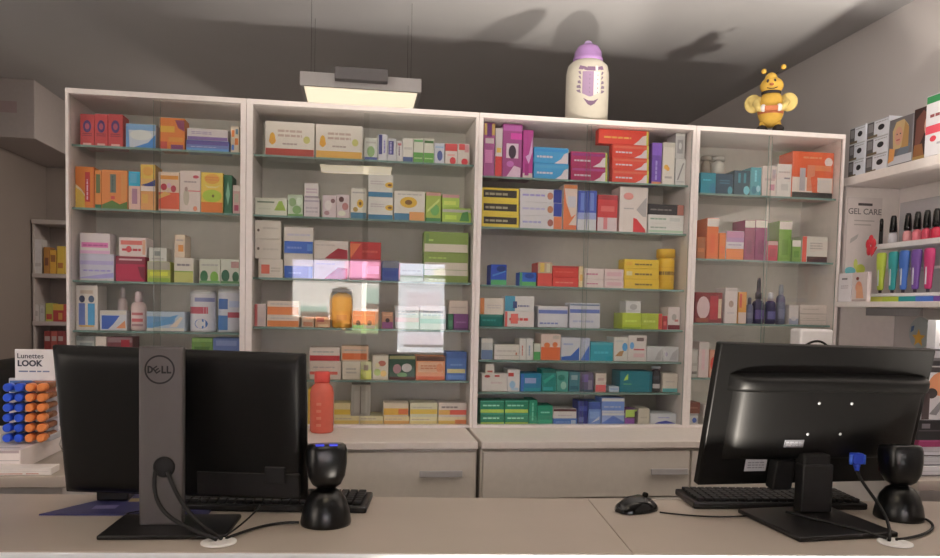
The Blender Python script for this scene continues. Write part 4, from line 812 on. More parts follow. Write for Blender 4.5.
# ---------------------------------------------------------------- right monitor
O2 = (1.05, 1.56, Z0)
t = thing('monitor', 'right monitor seen from behind, on a square black stand with blue plug', 'monitor', O2, 0)
M2 = panelM(1.091, 1.658, 1.209, .114, .18, .02, O2); w, h = .597/2, .341/2
M_BK2 = mat((7, 7, 7), .46, raw=True, noise=.08, spec=.3)
mb = MB(); mb.box(-w, w, 0, .022, -h, h, M_BK2, .004, 2); mb.xform(M2); p = mb.build('panel', t)
mb = MB(); mb.box(-w+.014, w-.014, .0222, .0235, -h+.02, h-.014, M_GLOSS); mb.xform(M2); mb.build('screen', p)
mb = bulge(-w+.05, w-.018, -h*.62, h*.56, .04, M_BK2, 3.6, 12, 36, 22, .004); mb.xform(M2); bc = mb.build('back_cover', t)
mb = bulge(-w+.035, w-.012, h*.36, h*.6, .046, M_BK2, 9, 4, 36, 10, .004); mb.xform(M2); mb.build('vent_lip', bc)
sc = mat((150, 145, 138), .35, metal=.5)
for q in ((-.045, .045), (.045, .045), (-.06, -.03), (.03, -.03)):
    mb = MB(); mb.lathe([(.0035, 0), (.0035, .0018), (.002, .0022)], sc, 10); mb.xform(M2 @ Matrix.Translation((q[0], -.0405, q[1])) @ Matrix.Rotation(math.pi/2, 4, 'X')); mb.build('screw', bc)
mb = MB(); mb.box(-.182, -.124, -.0012, 0, -h+.034, -h+.066, mat((150, 142, 135), .5), .0002); prints(mb, -.182, -.124, -h+.034, -h+.066, -.0012, [T(.1, .2, .9, .8, (110, 105, 100), 3)]); mb.xform(M2); mb.build('sticker', bc)
mb = MB(); mb.box(-.118, -.066, -.0418, -.0395, -.062, -.044, mat((95, 90, 88), .5), .0002); prints(mb, -.118, -.066, -.062, -.044, -.0418, [T(.05, .15, .95, .85, (150, 145, 140), 3)]); mb.xform(M2); mb.build('rating_label', bc)
# dark socket block under the cover and the stand
mb = MB(); mb.box(-.118, -.065, -.03, .0, -h-.004, -.1, M_BLACKM, .004, 2); mb.xform(M2); mb.build('socket_block', bc)
def wx2(x, y, Y): q = atY(x, y, Y); return q.x-O2[0], q.z-O2[2]
xl, _ = wx2(802.5, 490, 1.6); xr, _ = wx2(833, 490, 1.6); _, zc = wx2(818, 470, 1.6)
mb = MB(); mb.box(xl, xr, .04, .075, .012, zc+.012, mat((26, 25, 26), .42, raw=True), .004, 2); s2 = mb.build('stand_column', t)
mb = MB(); mb.box(xl+.004, xr-.004, .045, .085, zc+.0, zc+.035, M_BLACKM, .006, 2); mb.build('hinge', s2)
mb = MB(); mb.box(-.122, .118, -.112, .115, 0, .011, M_BLACK, .003, 2); mb.xform(Matrix.Translation((-.03, -.012, 0)) @ Matrix.Rotation(.08, 4, 'Z')); mb.build('stand_foot', t)

# ---------------------------------------------------------------- barcode scanners
M_SCAN = mat((12, 12, 13), .28, raw=True, spec=.45)
def scanner(label, x, y, rz, lit=True):
    t = thing('barcode_scanner', label, 'scanner', (x, y, Z0), rz, 'barcode scanners on dome bases')
    mb = MB(); mb.lathe([(.053, 0), (.054, .006), (.05, .03), (.042, .054), (.03, .07), (.016, .078)], M_SCAN, 32); mb.build('dome_base', t)
    mb = MB(); mb.tube([(0, 0, .074), (0, .002, .092)], .016, M_BLACKM, 14); mb.build('neck', t)
    mb = MB(); n = 24; m = M_SCAN
    # head: squarish rounded bucket narrowing to the bottom
    prof = [(.0, .078), (.02, .079), (.03, .086), (.039, .104), (.043, .132), (.0435, .158), (.041, .168), (.036, .1715), (0.0, .172)]
    rings = []
    for (r, z) in prof[1:-1]:
        rings.append([mb.bm.verts.new((r*math.copysign(abs(math.cos(a))**.62, math.cos(a)), r*.95*math.copysign(abs(math.sin(a))**.62, math.sin(a)), z)) for a in [2*math.pi*i/n for i in range(n)]])
    k = mb.mi(m)
    for q in range(len(rings)-1):
        for i in range(n):
            f = mb.bm.faces.new((rings[q][i], rings[q][(i+1) % n], rings[q+1][(i+1) % n], rings[q+1][i])); f.smooth = True; f.material_index = k
    for q in (rings[0][::-1], rings[-1]): f = mb.bm.faces.new(q); f.material_index = k
    mb.xform(Matrix.Translation((0, 0, .13)) @ Matrix.Rotation(-.12, 4, 'X') @ Matrix.Translation((0, .004, -.13)))
    hd = mb.build('head', t)
    mb = MB(); mb.box(-.03, .03, .042, .047, .1, .155, mat((60, 20, 24), .1, raw=True), .002); mb.build('scan_window', hd)
    if lit:
        mb = MB()
        for q in (-.016, .012): mb.box(q-.009, q+.009, -.032, -.02, .172, .1755, mat((60, 70, 220), .4, raw=True, emit=.35), .001)
        mb.build('indicator_light', hd)
scanner('black barcode scanner beside left monitor with blue lights on top', -.062, 1.635, .1)
scanner('black barcode scanner at the lower right corner of right monitor', 1.258, 1.59, -.2, False)

# ---------------------------------------------------------------- keyboards and mouse
def keyboard(label, x, y, rz, w=.43, d=.14):
    t = thing('keyboard', label, 'keyboard', (x, y, Z0), rz, 'black keyboards')
    mb = MB(); mb.box(-w/2, w/2, -d/2, d/2, 0, .016, M_BLACK, .004, 2); mb.build('case', t)
    mb = MB()
    for r in range(6):
        n = 20
        for c in range(n):
            kx = -w/2+.012+c*(w-.024)/n; ky = -d/2+.01+r*(d-.02)/6
            mb.box(kx+.001, kx+(w-.024)/n-.002, ky+.001, ky+(d-.02)/6-.002, .0155, .024, M_BLACKM, .0015)
    k = mb.build('keycaps', t); k['kind'] = 'stuff'
    return t
keyboard('black keyboard lying behind left monitor', -.18, 1.80, -.03+CA)
keyboard('black keyboard lying behind right monitor', 1.02, 1.745, CA)
t = thing('mouse', 'black computer mouse on the counter left of right monitor', 'mouse', (.655, 1.69, Z0), -1.2)
mb = MB(); n = 20
secs = [(-.055, .012, .01), (-.045, .026, .022), (-.02, .033, .034), (.01, .033, .036), (.035, .03, .028), (.05, .02, .016), (.057, .008, .008)]
rings = [[mb.bm.verts.new((ww*math.cos(a), yy, .001+max(0, hh*math.sin(a)))) for a in [math.pi*i/n for i in range(n+1)]] for yy, ww, hh in secs]
k = mb.mi(M_GLOSS)
for q in range(len(rings)-1):
    for i in range(n):
        f = mb.bm.faces.new((rings[q][i], rings[q+1][i], rings[q+1][i+1], rings[q][i+1])); f.smooth = True; f.material_index = k
for q in rings[:1]+[rings[-1][::-1]]: f = mb.bm.faces.new(q[::-1]); f.material_index = k
mb.build('shell', t)
mb = MB(); mb.tube([(-.004, .026, .035), (.004, .026, .035)], .006, M_BLACKM, 12); mb.build('wheel', t)

# ---------------------------------------------------------------- cable outlets and cables
def grommet(label, x, y):
    t = thing('cable_grommet', label, 'cable outlet', (x, y, Z0), 0, 'white cable outlets in the counter')
    mb = MB(); mb.lathe([(.03, 0), (.034, .001), (.034, .003), (.031, .004), (.016, .0042), (.015, .001)], mat((205, 192, 178), .45), 32, cap=False); mb.build('rim', t)
    mb = MB(); mb.lathe([(.0148, 0), (.0148, .0025), (.012, .003)], mat((196, 184, 172), .45), 20); mb.build('brush_insert', t)
gl = (-.262, 1.512); gr = (1.107, 1.405)
grommet('white round cable outlet in the counter below left monitor', *gl)
grommet('white round cable outlet in the counter below right monitor', *gr)
def bez(p0, p1, p2, p3, n=16):
    p0, p1, p2, p3 = map(Vector, (p0, p1, p2, p3)); return [p0*(1-t)**3+p1*3*t*(1-t)**2+p2*3*t*t*(1-t)+p3*t**3 for t in [i/n for i in range(n+1)]]
def cable(label, pts, r=.0032, m=M_BLACKM):
    mb = MB(); c = Vector(pts[-1]); mb.tube([Vector(p)-c for p in pts], r, m, 8); return tag(mb.build('cable', None, c), label, 'cable', 'black cables')
hw_ = Vector((hx-.385, 1.6, hz+Z0)); top_z = CZ+.012
e1 = (gl[0]-.004, gl[1], CZ+.008)
cable('black cable curving from left side of the stand hole to outlet', bez(hw_+Vector((-.013, -.008, -.004)), hw_+Vector((-.02, -.03, -.09)), hw_+Vector((.04, -.05, -.1)), e1), .0042)
cable('black cable running from right side of the stand hole to outlet', bez(hw_+Vector((.011, -.008, -.006)), hw_+Vector((.04, -.04, -.07)), hw_+Vector((.075, -.03, -.11)), (gl[0]+.004, gl[1]+.006, CZ+.008)), .0042)
cable('thin black cable from left barcode scanner base to counter outlet', bez((-.118, 1.625, CZ+.006), (-.17, 1.64, CZ+.004), (-.21, 1.6, CZ+.004), (gl[0]+.012, gl[1]+.012, CZ+.006)), .003)
cable('thin black cable looping behind the left monitor foot', bez((-.46, 1.72, CZ+.004), (-.5, 1.705, CZ+.004), (-.51, 1.735, CZ+.004), (-.44, 1.755, CZ+.004)), .0018)
cable('thin black cable arching from left keyboard down to the outlet', bez((-.22, 1.705, CZ+.012), (-.19, 1.69, CZ+.05), (-.2, 1.6, CZ+.03), (gl[0]+.01, gl[1]+.004, CZ+.012)), .0018)
# blue video plug and its cable hanging from the right monitor
pp = M2 @ Vector((.102, -.006, -h+.02)); pw = Vector(O2)+pp
q = atY(857, 459, 1.628)
t = thing('video_cable', 'black video cable with bright blue plug hanging from right monitor', 'cable', q)
blue = mat((45, 75, 200), .4, raw=True)
mb = MB(); mb.box(-.014, .014, -.008, .012, -.012, .014, blue, .003, 2); mb.tube([(0, 0, -.012), (0, -.002, -.028)], [.009, .005], blue, 10)
for s in (-1, 1): mb.tube([(s*.017, -.002, -.012), (s*.017, -.002, .01)], .004, mat((70, 110, 220), .35, raw=True), 8)
mb.build('plug', t)
qq = Vector((gr[0]-.01, gr[1]+.005, CZ+.006))-q
mb = MB(); mb.tube(bez((0, -.002, -.026), (.004, -.02, -.07), (.02, qq.y*.5, -.1), qq), .0036, M_BLACKM, 8); mb.build('cord', t)
cable('black cable curving from right barcode scanner around to outlet', bez((1.3, 1.575, CZ+.006), (1.31, 1.5, CZ+.005), (1.2, 1.43, CZ+.005), (gr[0]+.01, gr[1]+.01, CZ+.006)), .003)
cable('black cable lying across the foot of the right monitor', bez((.98, 1.60, CZ+.016), (1.02, 1.52, CZ+.017), (1.06, 1.46, CZ+.016), (gr[0]-.01, gr[1]+.012, CZ+.008)), .003)
cable('thin black mouse cable trailing along the counter beneath keyboard', bez((.70, 1.66, CZ+.004), (.76, 1.62, CZ+.004), (.84, 1.6, CZ+.004), (.9, 1.62, CZ+.004)), .002)

# mat and small stand under the left monitor
t = thing('counter_mat', 'purple-blue printed mat lying under left monitor', 'mat', (-.52, 1.83, Z0))
mb = MB(); pts = [(-.155, -.095), (.2, -.12), (.2, .06), (-.02, .09)]; mv = mat((62, 62, 110), .45, raw=True, noise=.3, nscale=30)
lo = [mb.bm.verts.new((a, b_, 0)) for a, b_ in pts]; hi = [mb.bm.verts.new((a, b_, .003)) for a, b_ in pts]
k = mb.mi(mv)
for f in [lo[::-1], hi]+[[lo[i], lo[(i+1) % 4], hi[(i+1) % 4], hi[i]] for i in range(4)]: ff = mb.bm.faces.new(f); ff.material_index = k
for (a, b_, c_, d_, cc) in ((-.06, -.06, -.01, -.03, (120, 115, 160)), (.0, .0, .04, .03, (170, 150, 110)), (-.03, .02, .0, .05, (150, 140, 165)), (.1, -.07, .16, -.03, (110, 110, 165))):
    mb.face([(a, b_, .0033), (c_, b_, .0033), (c_, d_, .0033), (a, d_, .0033)], mat(cc, .45, raw=True))
mb.build('sheet', t)
t = thing('card_reader', 'small black block-shaped device on the purple mat under left monitor', 'device', (-.555, 1.865, Z0+.004))
mb = MB(); mb.box(-.036, .036, -.03, .03, 0, .055, M_BLACK, .005, 2); mb.build('housing', t)
mb = MB(); mb.box(-.028, .028, -.022, .022, .0552, .06, M_GLOSS, .001); mb.build('key_pad', t)
# ---------------------------------------------------------------- orange drinking bottle on the ledge
t = thing('drinking_bottle', 'translucent orange-red drinking bottle on the ledge before second cabinet', 'bottle', (-.148, 3.30, ZB+.0006))
ob = mat((205, 90, 68), .25); 
mb = MB(); mb.lathe([(.044, 0), (.05, .006), (.05, .17), (.044, .195), (.031, .21), (.031, .214)], ob, 32)
om = mat((225, 120, 90), .3)
for z in (.03, .06, .09, .12): mb.face([(-.02, -.0503, z), (.0, -.0506, z), (.0, -.0506, z+.012), (-.02, -.0503, z+.012)], om)
mb.build('flask', t)
mb = MB(); mb.lathe([(.032, 0), (.033, .003), (.033, .042), (.029, .047)], mat((195, 62, 50), .35), 28); mb.build('cap', t, (0, 0, .214))
# white device behind the right monitor
t = thing('label_printer', 'white rounded device showing above the right monitor', 'device', (2.055, 3.2, ZB+.0006))
mb = MB(); mb.box(-.082, .082, -.03, .06, 0, .485, mat((196, 184, 172), .4), .012, 3); mb.build('housing', t)
mb = MB(); mb.box(-.06, .06, -.033, -.0295, .3, .42, mat((172, 160, 150), .4), .003); mb.build('front_panel', t)
a = atY(803, 344, 3.1); bb = atY(826, 343, 3.1)
cable('black cable looped in front of the white device', bez((a.x-.02, 3.09, a.z-.03), (a.x+.02, 3.07, a.z+.03), (bb.x-.03, 3.07, bb.z+.02), (bb.x+.02, 3.1, bb.z-.03))+bez((bb.x+.02, 3.1, bb.z-.03), (bb.x+.02, 3.1, 1.1), (2.02, 3.1, 1.0), (2.02, 3.1, ZB+.004))[1:], .005)

# ---------------------------------------------------------------- right wall shelf
XF = 2.345; M_SH = mat((196, 180, 166), .45)
t = thing('wall_shelf', 'white shelf unit on the right wall holding hair dye and nail polish', 'shelf', (2.5, 3.0, 0))
def SB(name, x0, x1, y0, y1, z0, z1, m=M_SH, parent=t, bev=.002):
    mb = MB(); mb.box(x0-2.5, x1-2.5, y0-3, y1-3, z0, z1, m, bev); return mb.build(name, parent)
SB('shelf_board', XF, 2.648, 1.9, 3.465, 2.08, 2.12); SB('shelf_board', XF-.06, 2.648, 1.9, 3.39, 1.49, 1.515)
SB('side_panel', XF+.005, 2.648, 3.445, 3.464, 1.30, 2.079); SB('back_panel', 2.636, 2.648, 1.9, 3.444, 1.516, 2.079)
SB('support_rail', XF+.0, XF+.015, 2.9, 3.25, 1.452, 1.4895, mat((112, 104, 98), .4))
# products on the top board: rows along the wall, printed faces look into the room (-X)
def fbox(name, label, cat, grp, y0, y1, x0, z0, z1, c, design, dep=.09):
    """a carton whose printed front faces -X"""
    mb = MB(); w, hh = y1-y0, z1-z0; mb.box(-w/2, w/2, 0, dep, 0, hh, mat(c, .4), .0015); prints(mb, -w/2, w/2, 0, hh, 0, design)
    # side print toward the camera end
    o = mb.build(name, None, (x0, (y0+y1)/2, z0), (0, 0, -math.pi/2)); tag(o, label, cat, grp); return o
sm = [lft(.32, (72, 66, 64)), R(.05, .35, .28, .85, (110, 104, 100)), O(.66, .5, .15, .17, (30, 28, 30)), T(.4, .78, .95, .9, (140, 134, 130)), R(.05, 0, .5, .14, (90, 75, 55)), R(0, .94, 1, 1, (150, 144, 138))]
zb_ = 2.1205
hs = .238/3
def yq(px, py=150): return atX(px, py, XF+.02).y
nm3 = ['bottom', 'middle', 'top']
for cidx, (ya, yb_) in enumerate(((yq(865)+.001, min(yq(845.5), 3.46)), (yq(887), yq(865)-.003))):
    for j in range(3):
        fbox('hair_dye_box', 'small grey and white box with black dot, %s of the %s column' % (nm3[j], ['farther', 'nearer'][cidx]), 'box', 'hair colour boxes on the right wall shelf', ya, yb_, XF+.02+.004*cidx, zb_+j*(hs+.0006), zb_+j*(hs+.0006)+hs, (188, 182, 178), sm)
skin = (170, 120, 95)
fbox('hair_dye_box', 'hair dye box picturing a woman with blonde hair', 'box', 'hair colour boxes on the right wall shelf', yq(912), yq(888.5), XF+.02, zb_, zb_+.212, (120, 112, 108),
     [R(0, 0, 1, 1, (95, 88, 86)), R(.0, .03, 1, .2, (165, 158, 154)), P((165, 135, 90), (.2, .35), (.15, .75), (.3, .93), (.62, .95), (.82, .8), (.85, .35)), O(.42, .62, .17, .2, skin), P((90, 95, 100), (.3, .2), (.85, .2), (.95, .4), (.6, .42)), P((150, 110, 60), (.55, .35), (.68, .9), (.85, .75), (.85, .35)), R(.33, .52, .48, .55, (150, 70, 70)), O(.36, .66, .03, .015, DK), O(.5, .66, .03, .015, DK), P((180, 120, 60), (0, .08), (.25, .12), (.3, .35), (.05, .4))])
fbox('hair_dye_box', 'hair dye box picturing a woman with long brown hair', 'box', 'hair colour boxes on the right wall shelf', yq(936), yq(912)-.004, XF+.02, zb_, zb_+.222, (70, 50, 45),
     [R(0, 0, 1, 1, (48, 32, 30)), P((95, 55, 45), (.05, .1), (.1, .8), (.4, .95), (.7, .8), (.4, .4)), O(.62, .62, .16, .19, skin), P((120, 75, 40), (0, .05), (.5, .05), (.4, .3), (.05, .3)), R(0, 0, 1, .07, (140, 110, 60))])
fbox('hair_dye_box', 'white box with green top and red band at the right frame edge', 'box', 'hair colour boxes on the right wall shelf', 2.70, yq(928.5), XF-.0, zb_, zb_+.25, (185, 175, 168),
     [top(.12, (40, 110, 60)), R(0, .36, 1, .5, (185, 60, 70)), T(.1, .62, .7, .72, (120, 60, 60)), O(.2, .27, .08, .05, (180, 50, 60)), T(.3, .15, .9, .22, (150, 140, 140))], .02)
# lower board
zl = 1.5155
t = thing('display_card', 'tall white display card with black lettering on right wall shelf', 'card', (2.47, 3.437, zl+.01))
ca = atY(849, 196, 3.43); cb_ = atY(884, 193, 3.43); ch = ca.z-zl-.012
mb = MB(); mb.box(ca.x-2.47, cb_.x-2.47, 0, .004, 0, ch, mat((180, 164, 152), .5), .001)
prints(mb, ca.x-2.47, cb_.x-2.47, 0, ch, 0, [R(.3, .93, .72, .955, (60, 52, 50)), R(.2, .775, .8, .787, (150, 136, 126)), R(.2, .735, .7, .747, (150, 136, 126)), P((150, 140, 130), (.1, .55), (.3, .6), (.35, .65), (.12, .6)), O(.45, .3, .14, .05, (165, 165, 60)), O(.15, .28, .16, .04, (90, 150, 150)), O(.3, .35, .06, .05, (170, 170, 80))])
cdp = mb.build('panel', t)
text_mesh('lettering', 'GEL CARE', .04, mat((95, 86, 82), .5), t, ((ca.x+cb_.x)/2-2.47, -.0015, ch*.86), (math.pi/2, 0, 0), .0004)
# polish stand: ledge on a tiered holder
t = thing('polish_stand', 'white tiered stand for nail polish and tubes on right wall shelf', 'display stand', (2.47, 2.9, zl))
def SS(name, x0, x1, y0, y1, z0, z1, m=M_SH, bev=.002): mb = MB(); mb.box(x0-2.47, x1-2.47, y0-2.9, y1-2.9, z0-zl, z1-zl, m, bev); return mb.build(name, t)
M_WH = mat((206, 194, 184), .4)
YE = atX(876, 243, 2.43).y
SS('ledge', 2.43, 2.52, 2.55, YE, 1.765, 1.79, M_WH); SS('back_panel', 2.522, 2.53, 2.55, YE-.03, zl+.001, 1.985, mat((150, 140, 134), .5)); SS('tube_rail', 2.452, 2.462, 2.55, YE, 1.66, 1.672, M_WH)
SS('foot_rail', 2.40, 2.52, 2.55, YE, zl+.026, zl+.04, M_WH)
cols = [(150, 160, 40), (30, 120, 115), (55, 90, 150), (95, 60, 120), (165, 40, 85), (170, 50, 60)]
for i in range(7):
    ya = YE-i*.105; mb = MB(); mb.box(2.40-2.47, 2.41-2.47, max(2.55, ya-.105)-2.9, ya-2.9, 0, .025, mat(([(170, 165, 60)]+cols)[i], .4), .001); mb.build('colour_strip', t)
def lx(x0, Yv=None): return None
def ypx(px, py, X): return atX(px, py, X).y
nails = [(893, (165, 155, 150), 'clear bottle of nail varnish with tall black cap, first on the ledge', .02), (907.5, (185, 120, 115), 'pale pink nail polish bottle with black cap, second on the ledge', .02), (917, (190, 95, 100), 'rose nail polish bottle with black cap, third on the ledge', .02), (926.5, (180, 60, 75), 'coral red nail polish bottle with black cap, fourth on ledge', .02), (936, (170, 35, 55), 'deep red nail polish bottle with black cap, last on the ledge', .02)]
for px, c, lab, r in nails:
    y = ypx(px, 235, 2.46)
    t = thing('nail_polish', lab, 'nail polish', (2.46, y, 1.7905), 0, 'nail polish bottles on the ledge')
    mb = MB(); mb.lathe([(r*.85, 0), (r, .004), (r, .032), (r*.85, .044), (r*.45, .05)], mat(c, .12), 20); mb.build('flask', t)
    mb = MB(); mb.lathe([(r*.8, 0), (r*.84, .012), (r*.62, .068), (r*.45, .078)], M_GLOSS, 18); mb.build('cap', t, (0, 0, .05))
y = ypx(876.5, 233, 2.44)
t = thing('mascara', 'slim black mascara standing at the left end of the ledge', 'cosmetic', (2.445, YE-.012, 1.7905))
mb = MB(); mb.lathe([(.008, 0), (.009, .004), (.009, .06)], M_BLACK, 14); mb.build('barrel', t)
mb = MB(); mb.lathe([(.0085, 0), (.0085, .05), (.006, .06)], M_GLOSS, 14); mb.build('cap', t, (0, 0, .0602))
tn = [(883, 'lime green'), (895, 'teal'), (906, 'blue'), (918, 'purple'), (931, 'pink-red')]
for i, (px, nmn) in enumerate(tn):
    y = ypx(px, 270, 2.435); c = cols[i]
    t = thing('nail_clipper_tube', '%s tapered tube hanging in the stand under the nail polish' % nmn, 'tube', (2.425, y, zl+.0565), 0, 'coloured tubes under the nail polish')
    mb = MB(); m = mat(c, .3); mb.lathe([(.016, 0), (.019, .01), (.02, .05), (.025, .1), (.028, .13), (.028, .168), (.02, .175)], m, 18, sy=1, sx=.6)
    mb.build('grip', t)
    mb = MB(); mb.box(-.0145, -.0125, -.004, .004, .02, .1, mat((190, 185, 180), .3), .0005); mb.build('pale_strip', t)  # narrow pale strip along the grip
    mb = MB(); mb.lathe([(.009, 0), (.0095, .012), (.012, .016)], mat((60, 50, 55), .4), 14, sx=.6); mb.build('tip', t, (.0, 0, -.0135))
# red hair clip
hcq = atX(870.5, 252, 2.41)
t = thing('hair_clip', 'red flower-like hair clip at the left end of the tube rail', 'hair clip', hcq)
rd = mat((178, 35, 45), .4)
for i in range(5):
    a = 2*math.pi*i/5+.3; mb = MB(); mb.ball((0, .02*math.cos(a), .028*math.sin(a)+.03), (.006, .017, .024), rd, 12, 8); mb.build('petal', t)
mb = MB(); mb.tube([(0, 0, .0), (.004, 0, -.02), (.02, YE-.005-hcq.y, 1.777-hcq.z), (.03, YE-.01-hcq.y, 1.777-hcq.z)], .004, rd, 8); mb.build('clip', t)
fbox('sample_box', 'small white box with dark lettering at the shelf corner', 'box', 'small boxes at the shelf corner', atX(852, 285, 2.30).y, 3.388, 2.295, zl+.0006, zl+.135, (196, 182, 174), [R(.25, .78, .7, .84, (110, 100, 98)), T(.2, .45, .8, .6, (165, 150, 145), 2)], .03)
fbox('sample_box', 'small picture box with orange figure beside white corner box', 'box', 'small boxes at the shelf corner', atX(868, 285, 2.30).y, atX(852.6, 285, 2.30).y, 2.297, zl+.0006, zl+.135, (180, 160, 148), [O(.35, .8, .1, .06, (120, 60, 50)), O(.45, .5, .22, .2, (190, 120, 90)), P((200, 140, 100), (.3, .1), (.8, .1), (.7, .5), (.3, .6)), R(.05, 0, .95, .06, (150, 130, 120))], .02)
# oval plaque on the right wall
t = thing('wall_plaque', 'small grey oval plaque with yellow star on right wall', 'plaque', (2.648, 3.265, 1.375))
mb = MB()
mb.lathe([(1, 0), (1, .006), (.95, .009)], mat((140, 140, 132), .35), 32, sx=.075, sy=.07); mb.xform(Matrix.Rotation(-math.pi/2, 4, 'Y')); mb.build('disc', t)
mb = MB(); yy = mat((205, 150, 45), .4)
mb.face([(-.0105, (.045 if i % 2 == 0 else .02)*math.sin(math.pi*i/5), -.025+(.045 if i % 2 == 0 else .02)*math.cos(math.pi*i/5)) for i in range(10)], yy)
mb.face([(-.0104, .035, .01), (-.0104, .055, .0), (-.0104, .05, .03), (-.0104, .03, .035)], mat((70, 90, 120), .4)); mb.build('star_print', t)

# ---------------------------------------------------------------- things stacked on the right side counter
def stackbox(name, label, cat, x0, x1, y0, y1, z0, z1, c, design=(), grp=None):
    o = carton(name, x0, x1, y0, y1, z0, z1, c, list(design)); tag(o, label, cat, grp); return o
z = CZ+.0006; xs = 1.635
L = [('paper_ream', 'white paper ream at the bottom of the right stack', (178, 168, 160), .030), ('paper_ream', 'grey-white paper ream, second from the bottom of right stack', (165, 156, 150), .026), ('paper_ream', 'white paper ream just below the magenta folder', (182, 172, 165), .030)]
for i, (n, lab, c, hh) in enumerate(L):
    stackbox(n, lab, 'paper', xs+.004*i, xs+.3, 2.0+.004*i, 2.21, z, z+hh, c, [R(0, .05, 1, .16, (80, 72, 70)), R(0, .5, 1, .55, (150, 142, 136))], 'papers stacked on the right side counter'); z += hh+.0008
stackbox('folder', 'magenta folder lying on the white paper stack', 'folder', xs-.002, xs+.3, 1.998, 2.21, z, z+.02, (130, 40, 75), [R(0, .8, 1, 1, (150, 60, 95))]); z += .0208
stackbox('storage_box', 'flat black box lying on the magenta folder', 'box', xs-.01, xs+.3, 1.995, 2.21, z, z+.058, (38, 34, 34), [R(.0, .45, 1, .52, (70, 62, 62)), R(.03, .6, .12, .85, (100, 92, 90))]); z += .0588
zp = atY(930, 366, 2.02).z
stackbox('cosmetics_box', 'white box with an orange ball print at right frame edge', 'box', xs+.0, xs+.25, 2.0, 2.05, z, zp, (180, 168, 160), [O(.28, .68, .2, .24, (205, 130, 85)), R(0, .9, 1, 1, (60, 52, 50)), O(.12, .5, .08, .1, (60, 50, 48)), P((120, 112, 108), (.1, .1), (.3, .45), (.35, .45), (.2, .08)), R(.0, .0, .1, .5, (70, 55, 52))]); z = zp+.0006
stackbox('storage_box', 'slim dark tray box on the orange ball box', 'box', xs+.03, xs+.25, 2.003, 2.045, z, z+.05, (90, 82, 80), [R(0, .5, 1, .9, (150, 142, 138)), R(0, .05, 1, .3, (45, 40, 40))]); z += .0506
stackbox('storage_box', 'bright white box on top of the right stack', 'box', xs+.04, xs+.25, 2.005, 2.04, z, z+.085, (215, 205, 196), [R(.05, .1, .3, .2, (150, 140, 135))])

# ---------------------------------------------------------------- far left: papers, lip balm display, chair
z = CZ+.0006
stackbox('document_box', 'flat white box under the lip balm display', 'box', -1.30, -.90, 2.2, 2.62, z, z+.055, (196, 178, 164), [R(0, .45, 1, .5, (160, 145, 135)), R(0, .85, 1, 1, (150, 128, 122))])
stackbox('paper_pile', 'low pile of white sheets at far left counter edge', 'paper', -1.30, -.80, 2.135, 2.195, z, z+.018, (200, 184, 168), [R(0, .5, 1, .55, (165, 150, 138)), T(.5, .1, .95, .4, (170, 120, 100))])
zd = z+.0562; DX, DY = -.93, 2.35
t = thing('display_stand', 'white countertop display with header card holding lip balm sticks', 'display stand', (DX, DY, zd))
hd0 = atY(15, 349, 2.38); hd1 = atY(55, 349, 2.38); hz1 = hd0.z-zd
mb = MB(); mb.box(-.075, .06, -.03, .06, 0, .02, mat((150, 142, 138), .4), .003)
mb.build('tray', t)
mb = MB(); mb.box(-.075, .06, .03, .04, .0205, hz1-.085, mat((165, 155, 150), .4), .002); mb.build('back_panel', t)
mb = MB(); mb.box(hd0.x-DX, hd1.x-DX, .028, .034, hz1-.09, hz1, mat((222, 208, 196), .5), .001)
hc = mb.build('header_card', t)
hcx = (hd0.x+hd1.x)/2-DX
dkt = mat((50, 48, 58), .5)
text_mesh('header_text', 'Lunettes', .021, dkt, hc, (hcx-.012, .0272, hz1-.02), (math.pi/2, 0, 0), .0001)
text_mesh('header_text', 'LOOK', .024, dkt, hc, (hcx-.014, .0272, hz1-.042), (math.pi/2, 0, 0), .0008)
mb = MB(); prints(mb, hcx-.045, hcx+.045, hz1-.068, hz1-.058, .0278, [T(0, 0, 1, .8, (90, 95, 115))]); mb.build('header_line', hc)
mb = MB(); mb.box(-.07, -.01, .024, .0295, hz1-.125, hz1-.092, mat((60, 95, 140), .4), .001); mb.box(-.008, .055, .024, .0295, hz1-.125, hz1-.092, mat((170, 110, 85), .4), .001); mb.build('picture_strip', t)
rows = [386.5, 396.5, 406.5, 416.5, 426.5, 436.5]
ordn = ['top', 'second', 'third', 'fourth', 'fifth', 'bottom']
cb = [(12, 'blue', 'outer left'), (23.5, 'blue', 'inner left'), (34, 'orange', 'inner right'), (45.5, 'orange', 'outer right')]
cob = mat((25, 65, 160), .35); coo = mat((215, 118, 50), .35); cdk = mat((30, 42, 90), .4); cdo = mat((120, 70, 40), .4)
for j, ry in enumerate(rows):
    for px, nmn, pos in cb:
        q = atY(px-.35*j*.3, ry, 2.31); tt = thing('lip_balm', '%s lip balm stick, %s row, %s column of the counter display' % (nmn, ordn[j], pos), 'lip balm', (q.x, 2.31, q.z), 0, 'lip balm sticks in the display')
        m, m2 = (cob, cdk) if nmn == 'blue' else (coo, cdo)
        mb = MB(); mb.lathe([(.008, 0), (.0117, .003), (.0117, .03), (.009, .032)], m, 16); mb.xform(Matrix.Rotation(math.pi/2-.0, 4, 'X')); mb.build('cap', tt, (0, 0, 0))
        mb = MB(); mb.lathe([(.009, 0), (.009, .066)], m2, 14); mb.xform(Matrix.Rotation(-math.pi/2, 4, 'X')); mb.build('barrel', tt, (0, .0005, 0))
